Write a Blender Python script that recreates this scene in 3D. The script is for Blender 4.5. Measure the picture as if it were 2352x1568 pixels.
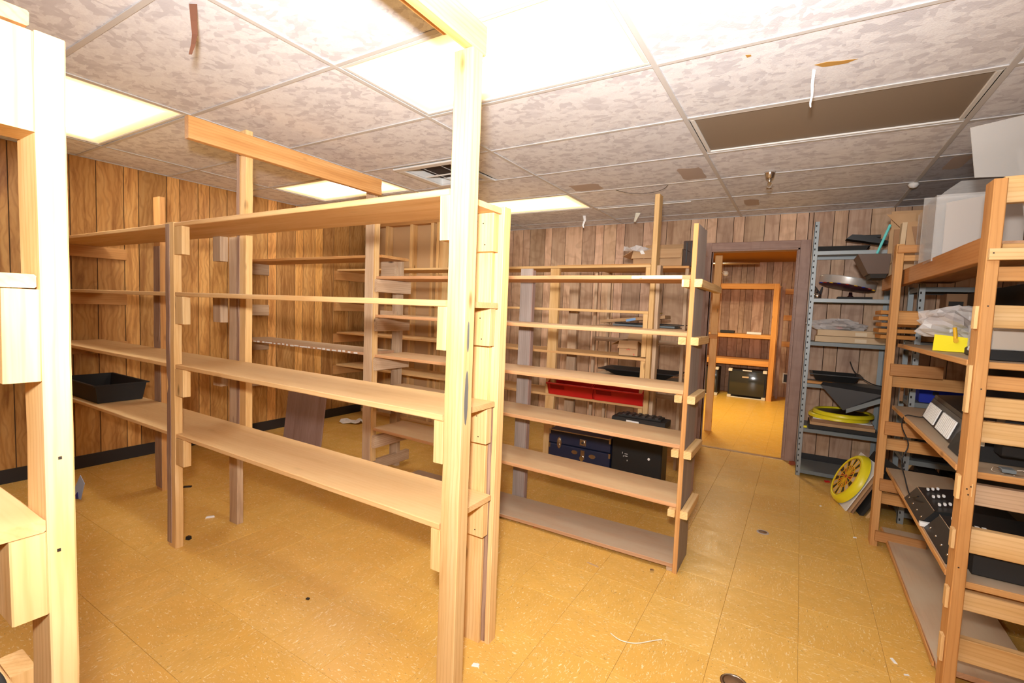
import bpy, bmesh, math, random
from mathutils import Vector, Matrix, Euler
random.seed(7)
S = bpy.context.scene
COL = S.collection
for o in list(bpy.data.objects): bpy.data.objects.remove(o)

# ------------------------------------------------------------------ camera
CH = 2.387                      # ceiling height
F_PX, YAW, PITCH, ROLL = 1095.204, -.5429, .0668, -.0391
CAM = Vector((.5859, -1.4121, 1.3637))
cy, sy, cp, sp = math.cos(YAW), math.sin(YAW), math.cos(PITCH), math.sin(PITCH)
fwd = Vector((sy*cp, cy*cp, -sp)); r0 = Vector((cy, -sy, 0)); d0 = fwd.cross(r0)
cr, sr = math.cos(ROLL), math.sin(ROLL)
right = cr*r0 + sr*d0; down = -sr*r0 + cr*d0
cam = bpy.data.cameras.new('camera'); cam.sensor_width = 36; cam.lens = F_PX/2352*36
cam.clip_start = .02; cam.clip_end = 60
camo = bpy.data.objects.new('camera', cam); COL.objects.link(camo)
camo.matrix_world = Matrix(((right.x, -down.x, -fwd.x, CAM.x), (right.y, -down.y, -fwd.y, CAM.y),
                            (right.z, -down.z, -fwd.z, CAM.z), (0, 0, 0, 1)))
S.camera = camo
# ------------------------------------------------------------------ world, light, exposure
w = bpy.data.worlds.new('world'); S.world = w; w.use_nodes = True
w.node_tree.nodes['Background'].inputs[0].default_value = (.9, .85, .8, 1)
w.node_tree.nodes['Background'].inputs[1].default_value = .02
S.view_settings.view_transform = 'Standard'; S.view_settings.look = 'None'
S.view_settings.exposure = 1.36; S.view_settings.gamma = 1.0
S.view_settings.use_curve_mapping = False
LENS_E = 6.5
def lamp(name, kind, loc, energy, color=(1, 1, 1), **k):
    l = bpy.data.lights.new(name, kind); l.energy = energy; l.color = color
    for a, b in k.items(): setattr(l, a, b)
    o = bpy.data.objects.new(name, l); o.location = loc; COL.objects.link(o); return o
# the photographer's flash, a hand's breadth above the lens
fl1 = lamp('camera_flash', 'SPOT', CAM + Vector((-.02, -.05, .22)), 120, (1, .97, .94), shadow_soft_size=.05, spot_size=math.radians(150), spot_blend=1.0)
fl1.rotation_euler = (fwd + Vector((0, 0, .08))).to_track_quat('-Z', 'Y').to_euler()
# its head is tilted up, so part of the light goes to the ceiling
fl2 = lamp('camera_flash_bounce', 'SPOT', CAM + Vector((-.02, -.05, .24)), 125, (1, .975, .96), shadow_soft_size=.07, spot_size=math.radians(110), spot_blend=1.0)
fl2.rotation_euler = Vector((-.42, .75, .52)).to_track_quat('-Z', 'Y').to_euler()
# the lamp of the room beyond the doorway
lamp('back_room_lamp', 'AREA', (-.6, 6.0, 2.36), 30, (1, .84, .55), size=.6)
S.cycles.max_bounces = 6; S.cycles.diffuse_bounces = 4

# ------------------------------------------------------------------ material helpers
def mat(name, base=(.5, .5, .5), rough=.6, metal=0, spec=.3, **k):
    m = bpy.data.materials.new(name); m.use_nodes = True
    b = m.node_tree.nodes['Principled BSDF']
    b.inputs['Base Color'].default_value = (*base, 1); b.inputs['Roughness'].default_value = rough
    b.inputs['Metallic'].default_value = metal; b.inputs['Specular IOR Level'].default_value = spec
    for a, v in k.items(): b.inputs[a.replace('_', ' ')].default_value = v
    return m
class NT:
    def __init__(s, m): s.t = m.node_tree; s.b = s.t.nodes['Principled BSDF']
    def n(s, kind, **k):
        x = s.t.nodes.new('ShaderNode'+kind)
        for a, v in k.items():
            if a.startswith('i_'):
                key = a[2:]; key = int(key) if key.isdigit() else key.replace('_', ' ')
                x.inputs[key].default_value = v
            else: setattr(x, a, v)
        return x
    def l(s, a, b): s.t.links.new(a, b)
    def math(s, op, a, b=None):
        x = s.n('Math', operation=op)
        for i, v in enumerate((a, b)):
            if v is None: continue
            if isinstance(v, (int, float)): x.inputs[i].default_value = v
            else: s.l(v, x.inputs[i])
        return x.outputs[0]
    def vec(s, scale=(1, 1, 1), rand=True, src='Object'):
        tc = s.n('TexCoord'); mp = s.n('Mapping'); mp.inputs['Scale'].default_value = scale
        if rand:
            oi = s.n('ObjectInfo'); v = s.n('VectorMath', operation='SCALE'); v.inputs[0].default_value = (31, 17, 23)
            s.l(oi.outputs['Random'], v.inputs['Scale']); ad = s.n('VectorMath', operation='ADD')
            s.l(tc.outputs[src], ad.inputs[0]); s.l(v.outputs[0], ad.inputs[1]); s.l(ad.outputs[0], mp.inputs[0])
        else: s.l(tc.outputs[src], mp.inputs[0])
        return mp.outputs[0]
    def ramp(s, fac, *st):
        r = s.n('ValToRGB'); e = r.color_ramp.elements
        while len(e) < len(st): e.new(.5)
        for i, (p, c) in enumerate(st):
            e[i].position = p; e[i].color = (*c, 1) if len(c) == 3 else c
        s.l(fac, r.inputs[0]); return r.outputs[0]
    def mix(s, fac, a, b, mode='MIX'):
        x = s.n('Mix', data_type='RGBA', blend_type=mode)
        for k, v in ((0, fac), (6, a), (7, b)):
            if isinstance(v, (int, float)): x.inputs[k].default_value = v
            elif isinstance(v, tuple): x.inputs[k].default_value = (*v, 1)
            else: s.l(v, x.inputs[k])
        return x.outputs[2]
    def noise(s, vec, scale=1, detail=4, rough=.55, dist=0):
        x = s.n('TexNoise'); x.inputs['Scale'].default_value = scale; x.inputs['Detail'].default_value = detail
        x.inputs['Roughness'].default_value = rough; x.inputs['Distortion'].default_value = dist
        s.l(vec, x.inputs['Vector']); return x.outputs['Fac']
    def bump(s, h, strength=.2, dist=.002):
        x = s.n('Bump'); x.inputs['Strength'].default_value = strength; x.inputs['Distance'].default_value = dist
        s.l(h, x.inputs['Height']); s.l(x.outputs[0], s.b.inputs['Normal'])
    def color(s, c): s.l(c, s.b.inputs['Base Color'])
W3 = (1, 1, 1)
def wood(name, light, mid, dark, rough=.62, knots=.8, grain=.35, dust=None, dust_amt=0):
    """sawn softwood, grain along the board's own X"""
    m = mat(name, mid, rough, spec=.25); t = NT(m)
    v = t.vec((.9, 9, 9))
    n1 = t.noise(v, 1.6, 5, .6, .4)
    ringv = t.vec((.12, 1, 1))
    wv = t.n('TexWave', wave_type='RINGS', rings_direction='X'); wv.inputs['Scale'].default_value = 26
    wv.inputs['Distortion'].default_value = 3.5; wv.inputs['Detail'].default_value = 2; wv.inputs['Detail Scale'].default_value = 1.4
    t.l(ringv, wv.inputs['Vector'])
    c = t.ramp(n1, (.3, light), (.55, mid), (.8, dark))
    g = t.ramp(wv.outputs['Fac'], (.0, (0, 0, 0)), (.75, (.12,)*3), (1, (1, 1, 1)))
    c = t.mix(t.math('MULTIPLY', g, grain), c, dark)
    fine = t.noise(t.vec((3, 160, 160)), 1, 2)
    c = t.mix(t.ramp(fine, (.55, (0, 0, 0)), (.8, (.3,)*3)), c, dark)
    vo = t.n('TexVoronoi'); t.l(t.vec((3.2, 9, 9)), vo.inputs['Vector']); vo.inputs['Scale'].default_value = 1
    k = t.ramp(vo.outputs['Distance'], (.03, (knots,)*3), (.085, (knots*.5,)*3), (.12, (0, 0, 0)))
    c = t.mix(k, c, tuple(x*.38 for x in dark))
    if dust:
        ge = t.n('NewGeometry'); sx = t.n('SeparateXYZ'); t.l(ge.outputs['Normal'], sx.inputs[0])
        up = t.math('GREATER_THAN', sx.outputs[2], .8)
        dn = t.ramp(t.noise(t.vec((2, 5, 5)), 2.2, 5, .6), (.3, (dust_amt*.55,)*3), (.7, (dust_amt,)*3))
        c = t.mix(t.math('MULTIPLY', up, dn), c, dust)
    oi = t.n('ObjectInfo'); c = t.mix(1, c, oi.outputs['Color'], 'MULTIPLY')
    hs = t.n('HueSaturation'); t.l(c, hs.inputs['Color'])
    t.l(t.math('ADD', t.math('MULTIPLY', oi.outputs['Random'], .22), .88), hs.inputs['Value'])
    t.color(hs.outputs[0]); t.bump(fine, .25, .001)
    return m
PINE = wood('pine_new', (.82, .57, .29), (.74, .47, .20), (.56, .29, .09))
PINEO = wood('pine_aged', (.68, .38, .15), (.60, .30, .10), (.42, .18, .055), grain=.3)
PINEG = wood('pine_soiled', (.66, .50, .34), (.55, .38, .24), (.33, .20, .12), knots=1)
SHELF = wood('shelf_board', (.76, .50, .24), (.70, .42, .18), (.56, .29, .10), knots=.25, grain=.25, dust=(.80, .57, .28), dust_amt=.6)
SHELFD = wood('shelf_dusty', (.72, .42, .22), (.64, .34, .16), (.45, .21, .09), knots=.3, grain=.3, dust=(.74, .56, .32), dust_amt=.9)
SHELFG = wood('shelf_grey_dust', (.60, .35, .2), (.5, .28, .15), (.36, .19, .1), knots=.2, grain=.3, dust=(.54, .43, .30), dust_amt=1)
SLATE = wood('weathered_board', (.42, .35, .31), (.34, .28, .245), (.22, .17, .145), knots=.3, grain=.3)
MAUVE = wood('mauve_board', (.42, .29, .25), (.36, .24, .20), (.25, .15, .125), knots=.2, grain=.3)
BARK_SHADE = wood('bark_shade_edge', (.50, .36, .26), (.36, .22, .15), (.17, .09, .06), knots=1, grain=.7)
def panel(name, light, mid, dark):
    m = mat(name, mid, .5, spec=.35); t = NT(m)
    v = t.vec((.55, 5, 5)); n1 = t.noise(v, 2.2, 6, .62, 1.6)
    wv = t.n('TexWave', wave_type='BANDS', bands_direction='Y'); wv.inputs['Scale'].default_value = 3.2
    wv.inputs['Distortion'].default_value = 16; wv.inputs['Detail'].default_value = 2; wv.inputs['Detail Scale'].default_value = .8; wv.inputs['Detail Roughness'].default_value = .6
    t.l(t.vec((1.5, 2.6, 1)), wv.inputs['Vector'])
    c = t.ramp(n1, (.30, light), (.50, mid), (.70, dark))
    c = t.mix(t.ramp(wv.outputs['Fac'], (.45, (0, 0, 0)), (1, (.35,)*3)), c, dark)
    oi = t.n('ObjectInfo'); c = t.mix(1, c, oi.outputs['Color'], 'MULTIPLY'); t.color(c)
    return m
PANL = panel('panelling_left', (.72, .42, .15), (.62, .32, .095), (.34, .14, .035))
PANB = panel('panelling_back', (.68, .48, .33), (.59, .39, .255), (.38, .22, .13))
GROOVE = mat('panel_groove', (.07, .04, .025), .8)
def floormat(name, a, b):
    m = mat(name, a, .36, spec=.4); t = NT(m)
    gv = t.vec((1, 1, 1), rand=False)
    big = t.noise(t.vec((1, 1, 1), rand=True), .9, 3)
    c = t.mix(t.ramp(big, (.35, (0, 0, 0)), (.7, (1, 1, 1))), a, b)
    f1 = t.noise(t.vec((55, 150, 60)), 1, 2, .6, .8)
    c = t.mix(t.ramp(f1, (.60, (0, 0, 0)), (.67, (.75,)*3)), c, (.97, .84, .52))
    f2 = t.noise(t.vec((60, 130, 50)), 1.0, 2, .6)
    c = t.mix(t.ramp(f2, (.65, (0, 0, 0)), (.72, (.7,)*3)), c, (.34, .19, .06))
    mo = t.noise(t.vec((6, 11, 8)), 1, 6, .7, .5)
    c = t.mix(t.ramp(mo, (.35, (0, 0, 0)), (.8, (.5,)*3)), c, tuple(x*.72 for x in a))
    oi = t.n('ObjectInfo'); c = t.mix(1, c, oi.outputs['Color'], 'MULTIPLY')
    t.color(c); t.l(t.ramp(mo, (.3, (.28,)*3), (.8, (.5,)*3)), t.b.inputs['Roughness'])
    return m
FLOOR = floormat('vinyl_tile', (.80, .48, .115), (.75, .42, .085))
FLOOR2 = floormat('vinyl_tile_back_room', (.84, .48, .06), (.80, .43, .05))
def ceilmat(name, a, b, c3):
    m = mat(name, a, .9, spec=.1); t = NT(m)
    nd = t.n('TexNoise'); nd.inputs['Scale'].default_value = 5; t.l(t.vec((1, 1, 1)), nd.inputs['Vector'])
    sc = t.n('VectorMath', operation='SCALE'); t.l(nd.outputs['Color'], sc.inputs[0]); sc.inputs['Scale'].default_value = .12
    ad = t.n('VectorMath', operation='ADD'); t.l(t.vec((1, 1.4, 1)), ad.inputs[0]); t.l(sc.outputs[0], ad.inputs[1])
    cs = []
    for s_, seedv in ((24, 0), (15, 3)):
        vo = t.n('TexVoronoi', distance='MANHATTAN'); vo.inputs['Scale'].default_value = s_; t.l(ad.outputs[0], vo.inputs['Vector'])
        sp_ = t.n('SeparateColor'); t.l(vo.outputs['Color'], sp_.inputs[0]); cs.append(sp_.outputs[0])
    f = t.math('MULTIPLY', t.math('ADD', cs[0], cs[1]), .5)
    pn = t.noise(t.vec((9, 9, 9)), 1, 3)
    f = t.math('ADD', t.math('MULTIPLY', f, .75), t.math('MULTIPLY', pn, .3))
    c = t.ramp(f, (.38, a), (.55, b), (.72, c3))
    fine = t.noise(t.vec((140, 140, 140)), 1, 2)
    c = t.mix(t.ramp(fine, (.4, (0, 0, 0)), (.75, (.35,)*3)), c, c3)
    oi = t.n('ObjectInfo'); c = t.mix(1, c, oi.outputs['Color'], 'MULTIPLY')
    t.color(c); t.bump(fine, .3, .002); return m
CEIL = ceilmat('ceiling_tile', (.88, .90, .95), (.82, .83, .885), (.66, .66, .715))
TEE = mat('ceiling_tee', (.62, .61, .60), .5, spec=.4)
WHITE = mat('white_enamel', (.75, .75, .73), .45)
def lensmat():
    m = mat('lamp_lens', (.9, .9, .88), .5); t = NT(m)
    tc = t.n('TexCoord'); sx = t.n('SeparateXYZ'); t.l(tc.outputs['Generated'], sx.inputs[0])
    f = None
    for i in (0, 1):
        d = t.math('SUBTRACT', .5, t.math('ABSOLUTE', t.math('SUBTRACT', sx.outputs[i], .5)))
        if i == 0: d = t.math('MULTIPLY', d, 2)
        f = d if f is None else t.math('MINIMUM', f, d)
    t.l(t.ramp(f, (0, (1, .62, .22)), (.10, (1, .84, .5)), (.3, (1, .96, .9))), t.b.inputs['Emission Color'])
    t.l(t.math('MULTIPLY', t.ramp(f, (0, (.045,)*3), (.10, (.065,)*3), (.25, (.3,)*3), (.45, (1.3,)*3)), LENS_E), t.b.inputs['Emission Strength'])
    return m
LENS = lensmat()
BLACK = mat('black_plastic', (.018, .018, .018), .4); BLACK2 = mat('black_matt', (.03, .028, .026), .7)
DARKG = mat('dark_grey_plastic', (.05, .05, .052), .45)
RED = mat('red_plastic', (.62, .02, .015), .35, spec=.5); REDD = mat('red_plastic_dark', (.35, .01, .008), .5)
NAVY = mat('navy_vinyl', (.012, .018, .05), .45, spec=.5); BLUE = mat('blue_plastic', (.01, .03, .42), .4)
CHROME = mat('chrome', (.75, .72, .68), .18, metal=1); BRASS = mat('aged_steel', (.5, .42, .33), .3, metal=1)
GALV = mat('galvanised_steel', (.30, .33, .34), .5, metal=.4)
GREYS = mat('grey_painted_steel', (.19, .22, .23), .5, metal=.2)
def cardmat(name, c1, c2):
    m = mat(name, c1, .85, spec=.1); t = NT(m); n = t.noise(t.vec((4, 60, 4)), 1, 4)
    t.color(t.mix(t.ramp(n, (.35, (0, 0, 0)), (.7, W3)), c1, c2)); return m
CARD = cardmat('cardboard', (.55, .35, .19), (.48, .29, .15)); CARDD = cardmat('cardboard_dark', (.36, .21, .12), (.3, .17, .09))  # CARDD is a darker brown card
BUFF = cardmat('buff_board', (.68, .52, .34), (.6, .45, .28))
YEL = mat('yellow_plastic', (.90, .78, .02), .35, spec=.5); YELD = mat('amber_plastic', (.8, .45, .02), .4)
PAPER = mat('paper', (.82, .82, .80), .8); CREAM = mat('cream_plastic', (.78, .74, .6), .5)
RUBBER = mat('rubber_base', (.025, .022, .022), .55, spec=.4)
DOORT = panel('door_trim_wood', (.42, .27, .21), (.37, .235, .185), (.29, .17, .13))
TEAL = mat('teal_plastic', (.12, .55, .55), .4); ORNG = cardmat('orange_slats', (.6, .28, .08), (.45, .2, .06))
CLEAR = mat('clear_acrylic', (.75, .74, .72), .1, spec=.6, Alpha=.25)
FILM = mat('polythene_film', (.80, .78, .78), .18, spec=.8, Alpha=.5)
GLASSD = mat('dark_screen', (.03, .035, .03), .12, spec=.7)
STAIN = mat('water_stain', (.50, .42, .37), .9); PEEL = mat('brown_backing', (.50, .28, .07), .9)
FRED = mat('dart_red', (.45, .04, .02), .5)
REDP = mat('red_ink', (.65, .08, .05), .6)

# ------------------------------------------------------------------ object helpers
def tag(o, label=None, cat=None, group=None, kind=None):
    if label: o['label'] = label
    if cat: o['category'] = cat
    if group: o['group'] = group
    if kind: o['kind'] = kind
    return o
def thing(name, label, cat, loc=(0, 0, 0), group=None, rot=None):
    o = bpy.data.objects.new(name, None); o.empty_display_size = .05; COL.objects.link(o)
    o.location = loc
    if rot is not None: o.rotation_euler = rot
    return tag(o, label, cat, group)
def link(name, me, m, par=None, loc=(0, 0, 0), rot=None, smooth=False, label=None):
    o = bpy.data.objects.new(name, me); COL.objects.link(o)
    if m is not None and not me.materials: me.materials.append(m)
    if smooth:
        for p in me.polygons: p.use_smooth = True
    o.parent = par
    if par is not None and par.get('_world', True):
        base = par; off = Vector((0, 0, 0))
        while base is not None:
            off += base.location; base = base.parent
        o.location = Vector(loc)-off
    else: o.location = loc
    if rot is not None: o.rotation_euler = rot
    if label: o['label'] = label
    return o
_cache = {}
def board_mesh(L, Wd, T, bev, jit, key=None):
    k = (round(L, 4), round(Wd, 4), round(T, 4), bev, jit, key)
    if jit == 0 and k in _cache: return _cache[k]
    b = min(bev, .3*min(Wd, T)); n = 1 if jit == 0 else max(1, int(L/.12))
    vs, fs = [], []
    y, z = Wd/2, T/2
    prof = [(-y+b, -z), (y-b, -z), (y, -z+b), (y, z-b), (y-b, z), (-y+b, z), (-y, z-b), (-y, -z+b)]
    for i in range(n+1):
        x = -L/2 + L*i/n
        a, c = (random.uniform(-jit, jit), random.uniform(-jit, jit)) if jit else (0, 0)
        for (py, pz) in prof:
            jj = random.uniform(-jit, jit)*.5 if jit else 0
            vs.append((x, py+a+jj, pz+c*.4))
    for i in range(n):
        for j in range(8):
            p, q = i*8+j, i*8+(j+1) % 8
            fs.append((p, q, q+8, p+8))
    fs.append(tuple(range(7, -1, -1))); fs.append(tuple(range(n*8, n*8+8)))
    me = bpy.data.meshes.new('board'); me.from_pydata(vs, [], fs); me.update()
    _cache[k] = me
    return me
def tinted(o, c):
    if c is not None: o.color = (*c, 1)
    return o
def board(name, par, x0, x1, y0, y1, z0, z1, m, bev=.0025, jit=0, color=None, label=None):
    d = [x1-x0, y1-y0, z1-z0]; c = ((x0+x1)/2, (y0+y1)/2, (z0+z1)/2)
    a = d.index(max(d))
    if a == 0: L, Wd, T, rot = d[0], d[1], d[2], None
    elif a == 1: L, Wd, T, rot = d[1], d[0], d[2], (0, 0, math.pi/2)
    else: L, Wd, T, rot = d[2], d[1], d[0], (0, -math.pi/2, 0)
    me = board_mesh(L, Wd, T, bev, jit, m.name)
    return tinted(link(name, me, m, par, c, rot, label=label), color)
def plank(name, par, p0, p1, wd, th, m, up=(0, 0, 1), bev=.0025, jit=0, label=None):
    p0, p1 = Vector(p0), Vector(p1); x = (p1-p0).normalized(); u = Vector(up)
    y = u.cross(x).normalized(); z = x.cross(y)
    R = Matrix((x, y, z)).transposed()
    return link(name, board_mesh((p1-p0).length, wd, th, bev, jit, m.name), m, par, (p0+p1)/2, R.to_euler(), label=label)
def mesh(name, vs, fs, m, par=None, smooth=False, loc=(0, 0, 0), rot=None, label=None):
    me = bpy.data.meshes.new(name); me.from_pydata([tuple(v) for v in vs], [], fs); me.update()
    return link(name, me, m, par, loc, rot, smooth, label)
def joined(name, boxes, m, par=None, label=None):
    vs, fs = [], []
    for (x0, x1, y0, y1, z0, z1) in boxes:
        i = len(vs)
        vs += [(x0, y0, z0), (x1, y0, z0), (x1, y1, z0), (x0, y1, z0), (x0, y0, z1), (x1, y0, z1), (x1, y1, z1), (x0, y1, z1)]
        fs += [tuple(i+k for k in f) for f in ((3, 2, 1, 0), (4, 5, 6, 7), (0, 1, 5, 4), (1, 2, 6, 5), (2, 3, 7, 6), (3, 0, 4, 7))]
    c = Vector([sum(v[k] for v in vs)/len(vs) for k in range(3)])
    return mesh(name, [Vector(v)-c for v in vs], fs, m, par, loc=c, label=label)
def lathe(name, prof, m, par, loc=(0, 0, 0), rot=None, seg=28, label=None):
    vs, fs = [], []
    for i in range(seg):
        a = 2*math.pi*i/seg
        for (r, z) in prof: vs.append((r*math.cos(a), r*math.sin(a), z))
    n = len(prof)
    for i in range(seg):
        for j in range(n-1):
            p = i*n+j; q = ((i+1) % seg)*n+j
            fs.append((p, q, q+1, p+1))
    return mesh(name, vs, fs, m, par, True, loc, rot, label)
def tube(name, pts, r, m, par=None, seg=8, label=None, smooth_path=True):
    P = [Vector(p) for p in pts]
    if smooth_path and len(P) > 2:
        Q = []
        for i in range(len(P)-1):
            a, b, c, d = P[max(i-1, 0)], P[i], P[i+1], P[min(i+2, len(P)-1)]
            for k in range(6):
                t = k/6
                Q.append(.5*((2*b)+(c-a)*t+(2*a-5*b+4*c-d)*t*t+(3*b-a-3*c+d)*t**3))
        P = Q+[P[-1]]
    vs, fs = [], []; c0 = P[0]
    for i, p in enumerate(P):
        d = (P[min(i+1, len(P)-1)]-P[max(i-1, 0)]).normalized()
        u = d.orthogonal().normalized() if i == 0 else (u-d*u.dot(d)).normalized()
        v = d.cross(u)
        for j in range(seg):
            a = 2*math.pi*j/seg; vs.append(p-c0+r*(math.cos(a)*u+math.sin(a)*v))
    for i in range(len(P)-1):
        for j in range(seg):
            a, b = i*seg+j, i*seg+(j+1) % seg; fs.append((a, b, b+seg, a+seg))
    fs.append(tuple(range(seg-1, -1, -1))); fs.append(tuple((len(P)-1)*seg+j for j in range(seg)))
    return mesh(name, vs, fs, m, par, True, c0, label=label)
def prism(name, poly, th, m, par, origin, ex, ey, label=None):
    """poly in the plane (ex, ey) at origin, thickness th along the normal, centred"""
    ex, ey = Vector(ex).normalized(), Vector(ey).normalized(); n = ex.cross(ey).normalized()
    k = len(poly)
    vs = [ex*a+ey*b-n*th/2 for a, b in poly]+[ex*a+ey*b+n*th/2 for a, b in poly]
    fs = [tuple(range(k-1, -1, -1)), tuple(range(k, 2*k))]+[(i, (i+1) % k, (i+1) % k+k, i+k) for i in range(k)]
    return mesh(name, vs, fs, m, par, loc=origin, label=label)
def rect(w_, h_): return [(0, 0), (w_, 0), (w_, h_), (0, h_)]
def hexa(name, c8, m, par=None, label=None):
    c = sum((Vector(v) for v in c8), Vector())/8
    return mesh(name, [Vector(v)-c for v in c8], [(3, 2, 1, 0), (4, 5, 6, 7), (0, 1, 5, 4), (1, 2, 6, 5), (2, 3, 7, 6), (3, 0, 4, 7)], m, par, loc=c, label=label)
def text(name, s, size, m, par, loc, rot, ext=.0006):
    cu = bpy.data.curves.new(name, 'FONT'); cu.body = s; cu.size = size; cu.extrude = ext; cu.align_x = 'CENTER'; cu.align_y = 'CENTER'
    cu.materials.append(m); ob = bpy.data.objects.new(name, cu); COL.objects.link(ob); ob.location = loc; ob.rotation_euler = rot
    bpy.context.view_layer.update(); dg = bpy.context.evaluated_depsgraph_get(); me = bpy.data.meshes.new_from_object(ob.evaluated_get(dg))
    bpy.data.objects.remove(ob); me.materials.clear()
    return link(name, me, m, par, loc, rot)

# ------------------------------------------------------------------ the room
XL, YB, YF, XR = -4.14, 3.93, -3.0, 2.9
def struct(o): o['kind'] = 'structure'; return o
TS = .3048; FX, FY = .3618, -.3176
floor = struct(joined('floor', [(XL-.1, XR+.1, YF-.1, YB+.12, -.1, -.004)], mat('mastic_joint', (.42, .25, .07), .8)))
def cam_uv(p):
    q = Vector(p)-CAM; d_ = q.dot(fwd)
    return (d_, q.dot(right)/d_*F_PX+1176 if d_ > .05 else -9999, q.dot(down)/d_*F_PX+784 if d_ > .05 else -9999)
tiles = []
i0, i1 = int((XL-FX)/TS)-1, int((XR-FX)/TS)+1; j0, j1 = int((YF-FY)/TS)-1, int((YB-FY)/TS)+1
for i in range(i0, i1+1):
    for j in range(j0, j1+1):
        x0, x1 = max(FX+i*TS, XL), min(FX+(i+1)*TS, XR); y0, y1 = max(FY+j*TS, YF), min(FY+(j+1)*TS, YB+.05)
        if x1-x0 < .03 or y1-y0 < .03: continue
        d_, u, v = cam_uv(((x0+x1)/2, (y0+y1)/2, 0))
        vis = d_ > .1 and -200 < u < 2500 and v < 1800
        tiles.append((0 if vis else 1, d_ if vis else 99, x0, x1, y0, y1, i, j))
tiles.sort()
g = .0004
for t_ in tiles[:300]:
    _, _, x0, x1, y0, y1, i, j = t_
    k = (round(x1-x0, 4), round(y1-y0, 4), 'tile')
    if k not in _cache:
        a, b = (x1-x0)/2-g, (y1-y0)/2-g; c = .0009
        vs = [(-a, -b, -.004), (a, -b, -.004), (a, b, -.004), (-a, b, -.004), (-a, -b, -c), (a, -b, -c), (a, b, -c), (-a, b, -c),
              (-a+c, -b+c, 0), (a-c, -b+c, 0), (a-c, b-c, 0), (-a+c, b-c, 0)]
        fs = [(0, 1, 5, 4), (1, 2, 6, 5), (2, 3, 7, 6), (3, 0, 4, 7), (4, 5, 9, 8), (5, 6, 10, 9), (6, 7, 11, 10), (7, 4, 8, 11), (8, 9, 10, 11)]
        me = bpy.data.meshes.new('floor_tile'); me.from_pydata(vs, [], fs); me.update(); _cache[k] = me
    o = link('floor_tile', _cache[k], FLOOR, floor, ((x0+x1)/2, (y0+y1)/2, 0))
    if x1-x0 > .3 and y1-y0 > .3 and (i+j) % 2: o.rotation_euler = (0, 0, math.pi/2)
    c = random.uniform(.985, 1.015); o.color = (c, c*random.uniform(.99, 1.005), c*.99, 1)
rest = joined('floor_tile', [(t_[2]+g, t_[3]-g, t_[4]+g, t_[5]-g, -.004, 0) for t_ in tiles[300:]], FLOOR, floor); rest['kind'] = 'stuff'
# walls
def planks_y(par, xw, edges, z0, z1, m, side=1, tints=None):
    for k in range(len(edges)-1):
        a, b = edges[k], edges[k+1]
        t_ = tints(k) if tints else None
        board('wall_plank', par, *(sorted((xw, xw+side*.006))), a+.0025, b-.0025, z0, z1, m, .0015, 0, t_)
def planks_x(par, yw, edges, spans, m, side=-1, tints=None):
    for k in range(len(edges)-1):
        a, b = edges[k], edges[k+1]
        t_ = tints(k)
        for (z0, z1, xa, xb) in spans:
            c, d_ = max(a, xa), min(b, xb)
            if d_-c > .012: board('wall_plank', par, c+.0025, d_-.0025, *(sorted((yw, yw+side*.006))), z0, z1, m, .0015, 0, t_)
def tint_seq(seq):
    def f(k):
        v = seq[k % len(seq)]*random.uniform(.95, 1.05)
        return (v, v*random.uniform(.97, 1.0), v*random.uniform(.92, 1.02))
    return f
wl = struct(joined('wall_left', [(XL-.1, XL, YF-.1, 2.81, 0, CH)], GROOVE))
seqw = [.10, .17, .09, .145, .08, .125, .075, .16, .10, .115, .06, .15, .09, .13]
ed = [YF]; k = 0
while ed[-1] < -.55: ed.append(ed[-1]+seqw[k % len(seqw)]); k += 1
tl = [[.86, 1.1, .8, 1.15][q % 4] for q in range(len(ed))]
ed += [-.37, -.24, -.046, .111, .287, .387, .592, .693, .841, .939, 1.096, 1.2, 1.33, 1.499, 1.598, 1.811, 1.908, 2.056, 2.159, 2.306, 2.532, 2.80]
tl += [.8, .9, .84, .9, 1.12, .72, 1.2, .98, 1.08, .9, .85, .95, .88, 1.25, .82, 1.3, 1.02, 1.2, .72, .78, .68]
planks_y(wl, XL, ed, 0, CH, PANL, 1, tint_seq(tl))
wb = struct(joined('wall_back', [(-3.0, -.255, YB, YB+.1, 0, CH), (.53, XR+.1, YB, YB+.1, 0, CH), (-.255, .53, YB, YB+.1, 2.06, CH)], GROOVE))
eb = [-3.0, -2.873, -2.765, -2.672, -2.525, -2.423, -2.211, -2.114, -1.932, -1.707, -1.548, -1.445, -1.293, -1.193, -.983, -.875, -.729, -.48, -.32, -.222, -.066, .035, .215, .343, .482, .583, .783, .889, 1.059, 1.222, 1.336, 1.45, 1.551, 1.662, 1.822, 1.95, 2.1, 2.2, 2.35, 2.5, 2.6, 2.75, 2.9]
tb_ = [.7, .72, 1.1, 1.12, 1.0, .74, 1.15, .84, 1.18, .78, 1.15, 1.05, 1.15, .74, 1.05, .8, .84, 1.1, 1.05, .78, 1.1, .82, .92, 1.2, 1.1, .92, 1.1, .92, 1.05, .9]
spans = [(0, CH, -3.0, -.34), (0, CH, .62, 2.9), (2.13, CH, -.34, .62)]
planks_x(wb, YB, eb, spans, PANB, -1, tint_seq(tb_))
struct(joined('wall_right', [(XR, XR+.1, YF-.1, YB+.1, 0, CH)], PANB))
struct(joined('wall_front', [(XL-.1, XR+.1, YF-.1, YF, 0, CH)], PANL))
bb = struct(joined('baseboard_left', [(XL+.006, XL+.014, YF, 2.74, 0, .10)], RUBBER))
struct(joined('baseboard_back', [(-2.8, -.345, YB-.014, YB-.006, 0, .10), (.63, 2.9, YB-.014, YB-.006, 0, .10)], RUBBER))
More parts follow.
